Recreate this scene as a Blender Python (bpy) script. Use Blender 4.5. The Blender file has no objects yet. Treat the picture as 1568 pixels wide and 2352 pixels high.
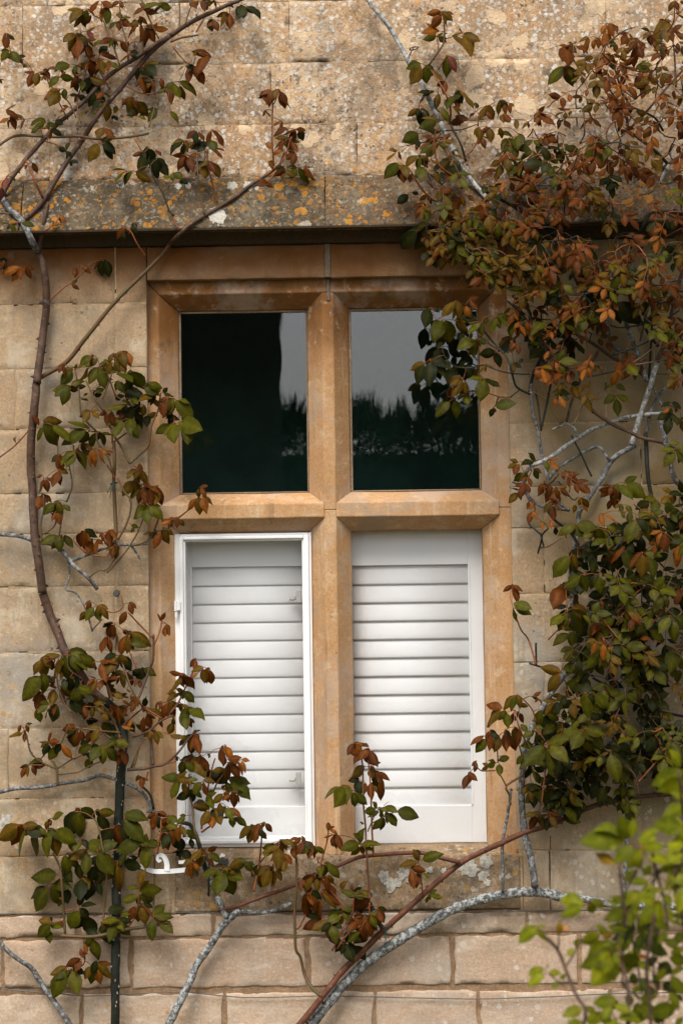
import bpy, math, random
import numpy as np
from mathutils import Vector, Matrix, noise as mn

# ------------------------------------------------------------------ scene, camera, light
S = bpy.context.scene
COL = S.collection
PX = 0.00135                      # metres per photograph pixel (1568 px wide) on the wall
FOC = 4400.0
CAM = Vector((0.0, -FOC * PX, 1.55))
ROT = Matrix.Rotation(math.radians(1.1), 3, 'Z') @ Matrix.Rotation(math.radians(90 + 3.03), 3, 'X') @ Matrix.Rotation(-0.0135, 3, 'Z')

cd = bpy.data.cameras.new('camera')
cam = bpy.data.objects.new('camera', cd)
COL.objects.link(cam)
cam.matrix_world = Matrix.Translation(CAM) @ ROT.to_4x4()
cd.sensor_fit = 'VERTICAL'
cd.sensor_height = 36.0
cd.lens = 36.0 * FOC / 2352.0
cd.clip_end = 500
cd.dof.use_dof = True
cd.dof.focus_distance = 5.93
cd.dof.aperture_fstop = 6.0
S.camera = cam

SUN_EL, SUN_AZ = math.radians(55), math.radians(196)
w = bpy.data.worlds.new('World')
S.world = w
w.use_nodes = True
wn = w.node_tree
for n in list(wn.nodes):
    wn.nodes.remove(n)
sky = wn.nodes.new('ShaderNodeTexSky')
sky.sky_type = 'NISHITA'
sky.sun_disc = False
sky.sun_elevation = SUN_EL
sky.sun_rotation = SUN_AZ
sky.air_density = 1.0
sky.dust_density = 3.0
hs = wn.nodes.new('ShaderNodeHueSaturation')
hs.inputs['Saturation'].default_value = 0.22
bg = wn.nodes.new('ShaderNodeBackground')
bg.inputs['Strength'].default_value = 0.10
wo = wn.nodes.new('ShaderNodeOutputWorld')
wn.links.new(sky.outputs[0], hs.inputs['Color'])
wn.links.new(hs.outputs[0], bg.inputs['Color'])
wn.links.new(bg.outputs[0], wo.inputs[0])

sl = bpy.data.lights.new('sun', 'SUN')
sl.energy = 1.5
sl.angle = math.radians(28)
sl.color = (1.0, 0.95, 0.87)
sun = bpy.data.objects.new('sun', sl)
COL.objects.link(sun)
sd = Vector((math.sin(SUN_AZ) * math.cos(SUN_EL), math.cos(SUN_AZ) * math.cos(SUN_EL), math.sin(SUN_EL)))
sun.rotation_euler = (-sd).to_track_quat('-Z', 'Y').to_euler()

S.view_settings.view_transform = 'Standard'
S.view_settings.look = 'None'
S.view_settings.exposure = 1.08
S.view_settings.gamma = 1.0
S.cycles.max_bounces = 8
S.cycles.transparent_max_bounces = 12
S.cycles.caustics_reflective = False
S.cycles.caustics_refractive = False

RNG = random.Random(11)


def W(u, v, d=0.0):
    """photograph pixel (1568 x 2352 frame) -> point at distance d in front of the wall plane"""
    r = ROT @ Vector(((u - 784) / FOC, -(v - 1176) / FOC, -1.0))
    t = (-d - CAM.y) / r.y
    return CAM + r * t


def fx(u, v, y):
    return W(u, v, -y).x


def fz(u, v, y):
    return W(u, v, -y).z


# ------------------------------------------------------------------ object helpers
def tag(o, label=None, cat=None, group=None, kind=None):
    if label: o['label'] = label
    if cat: o['category'] = cat
    if group: o['group'] = group
    if kind: o['kind'] = kind
    return o


def empty(name, loc, **kw):
    o = bpy.data.objects.new(name, None)
    o.empty_display_size = 0.1
    o.location = loc
    COL.objects.link(o)
    return tag(o, **kw)


class MB:
    """collects geometry that becomes one mesh object"""
    def __init__(self):
        self.v, self.f, self.m, self.c, self.t = [], [], [], [], []

    def add(self, vs, fs, mi=0, col=None, tint=None):
        o = len(self.v)
        self.v.extend(vs)
        for f in fs:
            self.f.append([i + o for i in f])
            self.m.append(mi)
        if col is not None:
            self.c.extend(col)
        if tint is not None:
            self.t.extend([tint] * len(vs))

    def box(self, x0, x1, y0, y1, z0, z1, mi=0, rot=None):
        vs = [(x, y, z) for x in (x0, x1) for y in (y0, y1) for z in (z0, z1)]
        if rot:
            c = Vector(((x0 + x1) / 2, (y0 + y1) / 2, (z0 + z1) / 2))
            vs = [tuple(rot @ (Vector(p) - c) + c) for p in vs]
        self.add(vs, [(0, 1, 3, 2), (4, 6, 7, 5), (0, 4, 5, 1), (2, 3, 7, 6), (0, 2, 6, 4), (1, 5, 7, 3)], mi)

    def build(self, name, mats, parent=None, smooth=False, bevel=0, seg=2):
        me = bpy.data.meshes.new(name)
        me.from_pydata([tuple(p) for p in self.v], [], self.f)
        if not isinstance(mats, (list, tuple)):
            mats = [mats]
        for m in mats:
            me.materials.append(m)
        if len(mats) > 1:
            me.polygons.foreach_set('material_index', self.m)
        if self.c:
            a = me.color_attributes.new('Col', 'FLOAT_COLOR', 'POINT')
            a.data.foreach_set('color', np.array(self.c, dtype=np.float32).ravel())
        if self.t:
            a = me.attributes.new('tint', 'FLOAT', 'POINT')
            a.data.foreach_set('value', np.array(self.t, dtype=np.float32))
        if smooth:
            me.polygons.foreach_set('use_smooth', [True] * len(me.polygons))
        me.update()
        o = bpy.data.objects.new(name, me)
        COL.objects.link(o)
        if parent:
            o.parent = parent
            o.location = -parent.location     # meshes are written in world coordinates
        if bevel:
            b = o.modifiers.new('bevel', 'BEVEL')
            b.width = bevel
            b.segments = seg
            b.limit_method = 'ANGLE'
            b.angle_limit = math.radians(25)
        return o


def smooth_path(pts, step=0.009):
    """Catmull-Rom through points; returns list of Vectors and parameter 0..1"""
    P = [Vector(p) for p in pts]
    if len(P) == 2:
        n = max(2, int((P[1] - P[0]).length / step))
        return [P[0].lerp(P[1], i / n) for i in range(n + 1)]
    out = []
    Q = [P[0] * 2 - P[1]] + P + [P[-1] * 2 - P[-2]]
    for i in range(1, len(Q) - 2):
        p0, p1, p2, p3 = Q[i - 1:i + 3]
        n = max(2, int((p2 - p1).length / step))
        for k in range(n):
            t = k / n
            out.append(0.5 * ((2 * p1) + (p2 - p0) * t + (2 * p0 - 5 * p1 + 4 * p2 - p3) * t * t + (3 * p1 - p0 - 3 * p2 + p3) * t ** 3))
    out.append(P[-1])
    return out


def tube(mb, path, r0, r1, mi=0, seg=7, rough=0.0, rng=RNG, thorns=0.0, wob=0.0):
    n = len(path)
    cum = [0]
    for a, b in zip(path, path[1:]):
        cum.append(cum[-1] + (b - a).length)
    tot = max(cum[-1], 1e-6)
    vs, fs = [], []
    up = Vector((0.13, -1, 0.21)).normalized()
    off = Vector((rng.random() * 50, rng.random() * 50, rng.random() * 50))
    for i, p in enumerate(path):
        a = path[max(i - 1, 0)]
        b = path[min(i + 1, n - 1)]
        t = (b - a).normalized()
        s = t.cross(up)
        if s.length < 1e-4:
            s = Vector((1, 0, 0))
        s.normalize()
        q = s.cross(t)
        r = r0 + (r1 - r0) * cum[i] / tot
        if wob:
            p = p + Vector((mn.noise(p * 14 + off), mn.noise(p * 14 + off * 1.7), mn.noise(p * 14 + off * 2.3))) * wob
        for k in range(seg):
            an = 2 * math.pi * k / seg
            dirv = s * math.cos(an) + q * math.sin(an)
            rr = r
            if rough:
                pp = p + dirv * r
                rr = r * (1 + rough * (mn.noise(pp * 60 + off) + 0.8 * mn.noise(pp * 22 + off)))
            vs.append(p + dirv * rr)
    for i in range(n - 1):
        for k in range(seg):
            k2 = (k + 1) % seg
            fs.append((i * seg + k, i * seg + k2, (i + 1) * seg + k2, (i + 1) * seg + k))
    fs.append(tuple(range(seg - 1, -1, -1)))
    fs.append(tuple((n - 1) * seg + k for k in range(seg)))
    mb.add(vs, fs, mi)
    if thorns:
        d = rng.random() * thorns
        i = 0
        while i < n - 1:
            while i < n - 1 and cum[i] < d:
                i += 1
            if i >= n - 1:
                break
            p = path[i]
            t = (path[i + 1] - path[i]).normalized()
            r = r0 + (r1 - r0) * cum[i] / tot
            an = rng.random() * 6.283
            s = t.cross(up).normalized()
            q = s.cross(t)
            dv = s * math.cos(an) + q * math.sin(an)
            h = max(0.004, r * 0.9) * rng.uniform(.8, 1.3)
            bw = h * 0.45
            c = p + dv * r * 0.8
            vs = [c + t * bw, c - t * bw * 1.3, c + t.cross(dv) * bw * .4, c - t.cross(dv) * bw * .4, c + dv * h - t * h * 0.35]
            mb.add(vs, [(0, 2, 4), (2, 1, 4), (1, 3, 4), (3, 0, 4)], mi)
            d += thorns * rng.uniform(.5, 1.6)


# ------------------------------------------------------------------ node materials
class NT:
    def __init__(self, name):
        self.mat = bpy.data.materials.new(name)
        self.mat.use_nodes = True
        self.t = self.mat.node_tree
        for n in list(self.t.nodes):
            self.t.nodes.remove(n)
        self.out = self.t.nodes.new('ShaderNodeOutputMaterial')

    def n(self, typ, ins=None, **props):
        nd = self.t.nodes.new(typ)
        for k, v in props.items():
            setattr(nd, k, v)
        for k, v in (ins or {}).items():
            self.put(nd.inputs[k], v)
        return nd

    def put(self, sock, v):
        if isinstance(v, bpy.types.NodeSocket):
            self.t.links.new(v, sock)
        elif isinstance(v, (tuple, list)) and sock.type == 'RGBA' and len(v) == 3:
            sock.default_value = (*v, 1)
        else:
            sock.default_value = v

    def math(self, op, a, b=0.0, clamp=False):
        nd = self.n('ShaderNodeMath', operation=op, use_clamp=clamp)
        self.put(nd.inputs[0], a)
        self.put(nd.inputs[1], b)
        return nd.outputs[0]

    def mix(self, f, a, b, blend='MIX'):
        nd = self.n('ShaderNodeMix', data_type='RGBA', blend_type=blend)
        self.put(nd.inputs[0], f)
        self.put(nd.inputs[6], a)
        self.put(nd.inputs[7], b)
        return nd.outputs[2]

    def noise(self, vec, scale, detail=4, rough=0.6, col=False, dist=0.0):
        nd = self.n('ShaderNodeTexNoise', {'Vector': vec, 'Scale': scale, 'Detail': detail, 'Roughness': rough, 'Distortion': dist})
        return nd.outputs['Color' if col else 'Fac']

    def step(self, x, lo, hi, a=0.0, b=1.0):
        nd = self.n('ShaderNodeMapRange', {'Value': x, 'From Min': lo, 'From Max': hi, 'To Min': a, 'To Max': b}, interpolation_type='SMOOTHSTEP')
        return nd.outputs[0]

    def scale(self, vec, s, off=(0, 0, 0)):
        nd = self.n('ShaderNodeMapping', {'Vector': vec, 'Scale': s, 'Location': off})
        return nd.outputs[0]

    def bsdf(self, **ins):
        nd = self.n('ShaderNodeBsdfPrincipled')
        for k, v in ins.items():
            self.put(nd.inputs[k.replace('_', ' ')], v)
        return nd

    def finish(self, sh):
        self.t.links.new(sh, self.out.inputs['Surface'])
        return self.mat


def warm(c, k=1.0):
    return (c[0] * (1 - .09 * k), c[1] * (1 - .21 * k), c[2] * (1 - .37 * k))


def stone(name, c1, c2, c3, layers=(), tint=0.35, bump=0.35, fine=0.3, macro=2.6, wk=1.0):
    c1, c2, c3 = warm(c1, wk), warm(c2, wk), warm(c3, wk)
    t = NT(name)
    tc = t.n('ShaderNodeTexCoord').outputs['Object']
    sep = t.n('ShaderNodeSeparateXYZ', {0: tc})
    jit = t.noise(tc, 55, 3, .6, col=True)
    wv = t.n('ShaderNodeVectorMath', {0: jit, 1: (.5, .5, .5)}, operation='SUBTRACT').outputs[0]
    wv = t.n('ShaderNodeVectorMath', {0: wv, 'Scale': 0.016}, operation='SCALE').outputs[0]
    pj = t.n('ShaderNodeVectorMath', {0: tc, 1: wv}, operation='ADD').outputs[0]
    jit2 = t.noise(tc, 17, 4, .65, col=True)
    wv2 = t.n('ShaderNodeVectorMath', {0: jit2, 1: (.5, .5, .5)}, operation='SUBTRACT').outputs[0]
    wv2 = t.n('ShaderNodeVectorMath', {0: wv2, 'Scale': 0.075}, operation='SCALE').outputs[0]
    pj2 = t.n('ShaderNodeVectorMath', {0: pj, 1: wv2}, operation='ADD').outputs[0]
    col = t.mix(t.step(t.noise(tc, macro, 5, .62), .38, .64), c1, c2)
    col = t.mix(t.step(t.noise(tc, macro * 3.7, 5, .68), .47, .68, 0, .85), col, c3)
    tn = t.n('ShaderNodeAttribute', attribute_name='tint').outputs['Fac']
    col = t.mix(t.step(tn, 0, 1, 0, tint), col, (0.30, 0.155, 0.075))
    f = t.noise(tc, 130, 5, .75)
    col = t.mix(1.0, col, t.n('ShaderNodeCombineColor', {0: t.step(f, .25, .75, 1 - fine, 1 + fine), 1: t.step(f, .25, .75, 1 - fine, 1 + fine), 2: t.step(f, .25, .75, 1 - fine, 1 + fine)}).outputs[0], 'MULTIPLY')
    hgt = t.math('MULTIPLY', f, 0.6)
    hgt = t.math('ADD', hgt, t.noise(tc, 28, 4, .6))
    for k, L in enumerate(layers):
        kind = L[0]
        o = (3.1 * k + 1.7, 5.3 * k, 2.9 * k)
        opt = L[-1] if isinstance(L[-1], dict) else {}
        if kind == 'noise':
            _, sc, lo, hi, c, st = L[:6]
            fac = t.step(t.noise(t.scale(tc, (1, 1, 1), o), sc, 5, .68), lo, hi, 0, st)
        elif kind == 'spots':
            _, sc, rad, prob, c, st = L[:6]
            vo = t.n('ShaderNodeTexVoronoi', {'Vector': t.scale(pj2 if sc < opt.get('warp', 20) else pj, (1, 1, 1), o), 'Scale': sc, 'Randomness': 1.0}, feature='F1')
            sepc = t.n('ShaderNodeSeparateColor', {0: vo.outputs['Color']})
            rr = t.math('MULTIPLY', t.step(sepc.outputs[1], 0, 1, .45, 1.0), rad)
            fac = t.math('SUBTRACT', rr, vo.outputs['Distance'])
            fac = t.step(fac, 0.0, opt.get('soft', .06), 0, st)
            fac = t.math('MULTIPLY', fac, t.math('LESS_THAN', sepc.outputs[0], prob))
            if opt.get('ring'):
                rg = t.step(t.math('ABSOLUTE', t.math('SUBTRACT', t.math('SUBTRACT', rr, vo.outputs['Distance']), .05)), 0, .06, 1, 0)
                c = t.mix(t.math('MULTIPLY', rg, .8), c, opt['ring'])
        elif kind == 'streak':
            _, sx, sz, lo, hi, c, st = L[:7]
            fac = t.step(t.noise(t.scale(tc, (sx, sx, sz), o), 1.0, 4, .6), lo, hi, 0, st)
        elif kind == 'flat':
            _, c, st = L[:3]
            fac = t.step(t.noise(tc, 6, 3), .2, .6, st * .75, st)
        if 'patch' in opt:
            psc, plo, phi = opt['patch']
            fac = t.math('MULTIPLY', fac, t.step(t.noise(t.scale(tc, (1, 1, 1), (9.1 + k, 2, 4)), psc, 3, .6), plo, phi))
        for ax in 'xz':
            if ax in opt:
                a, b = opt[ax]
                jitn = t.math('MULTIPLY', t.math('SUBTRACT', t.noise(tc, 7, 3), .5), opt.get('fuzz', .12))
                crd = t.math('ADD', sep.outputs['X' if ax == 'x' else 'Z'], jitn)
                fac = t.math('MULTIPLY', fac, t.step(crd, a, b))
        col = t.mix(fac, col, c)
        if kind == 'spots':
            hgt = t.math('ADD', hgt, t.math('MULTIPLY', fac, .35))
    bp = t.n('ShaderNodeBump', {'Height': hgt, 'Strength': bump, 'Distance': 0.004})
    b = t.bsdf(Base_Color=col, Roughness=0.92, Normal=bp.outputs[0])
    b.inputs['Specular IOR Level'].default_value = 0.25
    return t.finish(b.outputs[0])


def bark(name, c1, c2, lich=None, amt=.5, rough=.75, scale=40, sheen=.25):
    t = NT(name)
    tc = t.n('ShaderNodeTexCoord').outputs['Object']
    col = t.mix(t.step(t.noise(tc, scale, 4, .65), .35, .65), c1, c2)
    h = t.noise(tc, scale * 3, 4, .7)
    if lich:
        col = t.mix(t.step(t.noise(tc, scale * 1.7, 5, .7), .62 - amt * .25, .70 - amt * .25, 0, .95), col, lich)
        col = t.mix(t.step(t.noise(t.scale(tc, (1, 1, 1), (4, 4, 4)), scale * 2.2, 4, .7), .56, .66, 0, .8), col, (.035, .037, .034))
    bp = t.n('ShaderNodeBump', {'Height': h, 'Strength': .5, 'Distance': .003})
    b = t.bsdf(Base_Color=col, Roughness=rough, Normal=bp.outputs[0])
    b.inputs['Specular IOR Level'].default_value = sheen
    return t.finish(b.outputs[0])


def paint(name, c, rough=.4, var=.06, dirt=None):
    t = NT(name)
    tc = t.n('ShaderNodeTexCoord').outputs['Object']
    col = t.mix(t.step(t.noise(tc, 9, 4, .6), .35, .7), c, tuple(x * (1 - var) for x in c))
    if dirt:
        col = t.mix(t.step(t.noise(tc, 38, 6, .75), .62, .74, 0, .55), col, dirt)
    bp = t.n('ShaderNodeBump', {'Height': t.noise(tc, 90, 3), 'Strength': .06, 'Distance': .002})
    b = t.bsdf(Base_Color=col, Roughness=rough, Normal=bp.outputs[0])
    return t.finish(b.outputs[0])


def leaf_mat(name, trans=.25, rough=.48):
    t = NT(name)
    tc = t.n('ShaderNodeTexCoord').outputs['Object']
    c = t.n('ShaderNodeAttribute', attribute_name='Col').outputs['Color']
    f = t.noise(tc, 90, 3, .6)
    g = t.step(f, .3, .7, .8, 1.2)
    c = t.mix(1.0, c, t.n('ShaderNodeCombineColor', {0: g, 1: g, 2: g}).outputs[0], 'MULTIPLY')
    bp = t.n('ShaderNodeBump', {'Height': t.noise(tc, 160, 2), 'Strength': .12, 'Distance': .002})
    b = t.bsdf(Base_Color=c, Roughness=rough, Normal=bp.outputs[0])
    b.inputs['Specular IOR Level'].default_value = .07
    tr = t.n('ShaderNodeBsdfTranslucent', {'Color': c})
    m = t.n('ShaderNodeMixShader', {0: trans})
    t.t.links.new(b.outputs[0], m.inputs[1])
    t.t.links.new(tr.outputs[0], m.inputs[2])
    return t.finish(m.outputs[0])


# heights on the wall
Z_TOP = fz(150, 415, 0)           # top of the string course
Z_BOT = fz(400, 554, 0.10)       # its lower edge
Z_LINT = fz(560, 640, 0)
Z_GROUND_ROW = fz(300, 2099, 0)

HOOD_SHADE = stone('shaded_hood_stone', (.018, .018, .012), (.028, .023, .014), (.012, .015, .011), bump=.5, wk=0)  # near-black colour paints the deep shade under the hood onto the hollow
GREY = (.36, .33, .285)
UP = stone('lichened_limestone', (.54, .375, .235), (.46, .325, .205), (.38, .28, .185), [
    ('noise', 5, .46, .62, (.25, .19, .135), .7),
    ('noise', 3.1, .48, .62, (.60, .42, .255), .9),
    ('noise', 60, .50, .62, (.27, .20, .145), .75),
    ('noise', 85, .54, .64, (.62, .54, .45), .75),
    ('spots', 70, .54, .62, (.60, .55, .49), .9, {'patch': (5, .33, .52)}),
    ('spots', 46, .52, .45, (.50, .38, .265), .9, {'soft': .05, 'patch': (9, .36, .52)}),
    ('spots', 52, .46, .34, (.68, .64, .58), .85, {'patch': (7, .42, .6), 'soft': .1}),
    ('spots', 85, .52, .36, (.09, .073, .056), .8, {'patch': (4, .46, .6), 'soft': .12}),
    ('spots', 33, .50, .30, (.46, .22, .085), .75, {'ring': (.66, .50, .37), 'patch': (6, .42, .56)}),
    ('noise', 38, .57, .66, (.13, .10, .075), .6),
    ('spots', 14, .45, .50, (.64, .465, .295), .97, {'soft': .025, 'patch': (3.5, .40, .5)}),
    ('spots', 8.5, .42, .40, (.68, .50, .32), .97, {'soft': .018, 'patch': (2.6, .42, .52)}),
    ('noise', 2.2, .52, .64, (.16, .12, .085), .6),
    ('noise', 22, .58, .68, (.10, .08, .06), .65),
    ('spots', 26, .45, .34, (.52, .22, .03), .85, {'z': (Z_TOP + .16, Z_TOP - .02), 'fuzz': .12}),
    ('streak', 9, 1.2, .55, .75, (.17, .125, .088), .5),
], tint=.06, bump=.85, fine=.36)
STRING = stone('weathered_string_stone', (.082, .066, .045), (.125, .10, .068), (.045, .039, .03), [
    ('noise', 9, .50, .66, (.19, .155, .105), .55),
    ('noise', 55, .50, .62, (.05, .042, .032), .7),
    ('noise', 75, .54, .64, (.27, .23, .17), .7),
    ('noise', 26, .56, .66, (.29, .125, .014), .7, {'patch': (3, .42, .56)}),
    ('spots', 42, .52, .70, (.36, .145, .012), .92, {'patch': (4, .37, .50), 'soft': .12, 'warp': 99}),
    ('noise', 13, .56, .68, (.30, .13, .014), .75, {'x': (-.35, -.75), 'fuzz': .4}),
    ('spots', 27, .50, .35, (.38, .165, .018), .92, {'ring': (.40, .25, .085), 'patch': (4, .44, .54), 'warp': 99}),
    ('spots', 60, .50, .38, (.30, .27, .225), .8, {'patch': (7, .44, .58), 'warp': 99}),
    ('spots', 85, .50, .40, (.05, .042, .035), .85, {'patch': (6, .42, .58)}),
    ('spots', 18, .42, .25, (.36, .31, .24), .9, {'patch': (5, .46, .58)}),
    ('streak', 26, 3, .54, .7, (.07, .055, .04), .6),
], tint=.2, bump=.8, fine=.4)
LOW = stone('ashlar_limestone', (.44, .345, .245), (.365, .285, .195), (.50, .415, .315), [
    ('noise', 1.9, .48, .64, (.315, .29, .25), .8),
    ('noise', 45, .54, .68, (.30, .23, .16), .55),
    ('noise', 70, .56, .68, (.58, .50, .40), .5),
    ('noise', 14, .48, .66, (.28, .215, .145), .65),
    ('noise', 5.5, .54, .66, (.52, .435, .32), .6),
    ('streak', 60, 7, .56, .68, (.27, .205, .135), .45),
    ('streak', 16, 2.2, .54, .72, (.26, .19, .115), .5),
    ('flat', (.15, .054, .009), 1.0, {'z': (Z_BOT - .29, Z_BOT - .05), 'fuzz': .16}),  # orange iron stain, darkened further with painted shade below the hood
    ('noise', 3, .30, .55, (.235, .15, .062), .95, {'x': (.40, .55), 'z': (1.55, 1.85), 'fuzz': .25}),
    ('noise', 4, .36, .6, (.24, .19, .11), .8, {'x': (.50, .62), 'fuzz': .2}),
    ('spots', 60, .5, .42, (.52, .45, .36), .7, {'patch': (5, .46, .62), 'z': (1.75, 1.4)}),
    ('spots', 46, .5, .40, (.42, .215, .06), .65, {'patch': (3.6, .48, .6), 'z': (1.55, 1.25), 'x': (-.65, -.85)}),
    ('spots', 110, .42, .10, (.13, .10, .07), .7, {'patch': (3, .45, .58)}),
    ('spots', 12, .16, .5, (.20, .15, .10), .55),
], tint=.18, bump=.6, fine=.26, macro=2.2, wk=.85)
FRAME = stone('ochre_window_stone', (.52, .34, .205), (.47, .295, .155), (.57, .43, .29), [
    ('streak', 22, 1.6, .50, .68, (.43, .235, .10), .75),
    ('streak', 40, 2.5, .56, .72, (.60, .45, .30), .6),
    ('flat', (.19, .072, .013), .95, {'z': (2.20, 2.52), 'fuzz': .2}),  # orange stain at the head, with the shade under the lintel coloured in
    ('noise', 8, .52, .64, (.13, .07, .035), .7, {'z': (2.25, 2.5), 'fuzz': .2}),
    ('noise', 11, .56, .72, (.40, .33, .26), .5, {'z': (1.5, 1.15)}),
    ('spots', 80, .42, .05, (.16, .10, .05), .6, {'patch': (3, .48, .6)}),
    ('streak', 30, 2.2, .56, .66, (.22, .13, .07), .6, {'patch': (3, .46, .58)}),
    ('noise', 24, .56, .68, (.62, .48, .34), .45),
    ('noise', 5, .54, .66, (.36, .27, .20), .6),
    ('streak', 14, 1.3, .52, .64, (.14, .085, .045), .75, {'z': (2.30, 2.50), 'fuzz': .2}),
    ('noise', 3.3, .50, .64, (.47, .365, .285), .6),
], tint=.22, bump=.5, fine=.2, macro=3.2, wk=.85)
SILL = stone('stained_sill_stone', (.34, .265, .19), (.25, .19, .13), (.40, .33, .26), [
    ('noise', 9, .46, .62, (.14, .105, .07), .75),
    ('noise', 60, .52, .64, (.40, .34, .27), .6),
    ('noise', 22, .56, .66, (.34, .17, .03), .6, {'patch': (4, .46, .58)}),
    ('spots', 48, .5, .45, (.46, .40, .33), .8, {'patch': (6, .44, .58)}),
    ('spots', 40, .5, .35, (.42, .23, .05), .7, {'patch': (5, .46, .56)}),
    ('spots', 80, .48, .3, (.07, .055, .045), .8, {'patch': (7, .46, .6)}),
], tint=.2, bump=.7, fine=.32)
BASE = stone('rough_base_stone', (.53, .40, .30), (.45, .345, .26), (.57, .455, .355), [
    ('noise', 12, .45, .75, (.36, .265, .185), .6),
    ('noise', 55, .52, .68, (.33, .25, .18), .5),
    ('noise', 80, .55, .68, (.66, .56, .46), .5),
    ('noise', 2.2, .46, .70, (.38, .345, .30), .6),
    ('streak', 7, 26, .52, .7, (.56, .46, .36), .6),
    ('noise', 6, .5, .62, (.21, .155, .095), .85, {'z': (Z_GROUND_ROW - .20, Z_GROUND_ROW + .05), 'fuzz': .22, 'x': (-.62, -.4)}),
    ('spots', 50, .5, .35, (.58, .52, .46), .7, {'patch': (5, .48, .6)}),
    ('spots', 44, .48, .25, (.38, .2, .06), .6, {'patch': (5, .5, .62)}),
], tint=.3, bump=.7, fine=.22, wk=.35)
MORT = stone('lime_mortar', (.44, .355, .26), (.36, .285, .205), (.50, .42, .32), [('noise', 30, .5, .7, (.2, .15, .1), .6)], bump=.6)
MORT_B = stone('brown_mortar', (.30, .215, .15), (.24, .17, .12), (.36, .27, .195), [('noise', 40, .5, .7, (.13, .09, .06), .5)], bump=.8)
MORT_G = stone('grey_mortar', (.20, .17, .145), (.16, .14, .12), (.24, .21, .18), bump=.6)
PUTTY = stone('grey_putty', (.25, .20, .16), (.20, .16, .125), (.32, .27, .22), bump=.4)
WHITE_L = stone('pale_lichen', (.50, .48, .43), (.40, .38, .33), (.58, .56, .52), [('noise', 50, .50, .62, (.24, .21, .17), .75)], tint=0, bump=.6, wk=.2)

WPAINT = paint('white_metal_paint', (.85, .85, .85), .38, .05, dirt=(.62, .60, .56))
SPAINT = paint('white_shutter_paint', (.92, .92, .925), .5, .02)
DARKM = paint('dark_iron', (.05, .045, .04), .6, .3)
WIREM = paint('galvanised_wire', (.10, .105, .105), .5, .3)
TWINE = paint('green_twine', (.018, .06, .045), .8, .3)
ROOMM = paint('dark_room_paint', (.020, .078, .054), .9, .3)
LATCH = paint('grey_latch', (.48, .47, .44), .45, .15, dirt=(.25, .22, .18))

BARK = {
    'br': bark('brown_cane_bark', (.105, .054, .031), (.055, .030, .020), (.21, .165, .135), .10, .6, 45),
    'gr': bark('grey_wood_bark', (.125, .118, .110), (.075, .068, .062), (.27, .275, .275), .5, .85, 42),
    'wl': bark('lichened_wood_bark', (.135, .135, .132), (.07, .07, .066), (.36, .365, .35), .6, .9, 48),
    'wp': bark('pale_bare_wood', (.28, .272, .255), (.165, .16, .148), (.46, .455, .435), .6, .85, 40),
    'dk': bark('dark_wood_bark', (.009, .013, .009), (.022, .021, .014), None, 0, .6, 45),
    'rd': bark('red_cane_bark', (.155, .054, .026), (.088, .032, .018), (.23, .12, .075), .1, .5, 40),
    'gn': bark('green_shoot_bark', (.085, .065, .024), (.12, .055, .024), None, 0, .5, 30),
    'og': bark('red_shoot_bark', (.22, .062, .015), (.12, .036, .012), None, 0, .45, 30),
    'th': bark('pale_thorn', (.30, .25, .21), (.22, .18, .15), None, 0, .6, 30),
}
MKEYS = ['br', 'gr', 'wl', 'wp', 'dk', 'rd', 'gn', 'og', 'th']
BMATS = [BARK[k] for k in MKEYS]
LEAF = leaf_mat('rose_leaf')
LEAF_F = leaf_mat('young_green_leaf', .35, .4)


def glass_mat():
    t = NT('old_window_glass')
    tc = t.n('ShaderNodeTexCoord').outputs['Object']
    h = t.noise(t.scale(tc, (1, 1, .5)), 11, 1, .4)
    bp = t.n('ShaderNodeBump', {'Height': h, 'Strength': .022, 'Distance': .004})
    ge = t.n('ShaderNodeNewGeometry')
    dt = t.n('ShaderNodeVectorMath', {0: ge.outputs['Incoming'], 1: ge.outputs['Normal']}, operation='DOT_PRODUCT').outputs['Value']
    q = t.math('SUBTRACT', 1.0, t.math('ABSOLUTE', dt), True)
    fac = t.math('ADD', .062, t.math('MULTIPLY', t.math('POWER', q, 5.0), .938))
    gl = t.n('ShaderNodeBsdfGlossy', {'Color': (1, 1, 1), 'Roughness': 0.0, 'Normal': bp.outputs[0]})
    tr = t.n('ShaderNodeBsdfTransparent', {'Color': (.985, .985, .985)})
    m = t.n('ShaderNodeMixShader', {0: fac})
    t.t.links.new(tr.outputs[0], m.inputs[1])
    t.t.links.new(gl.outputs[0], m.inputs[2])
    return t.finish(m.outputs[0])


GLASS = glass_mat()

# ------------------------------------------------------------------ the wall
wall = empty('stone_wall', (0, 0, 0), label='weathered limestone house wall of coursed blocks with an orange-lichened ledge above the window', cat='wall')


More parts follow.
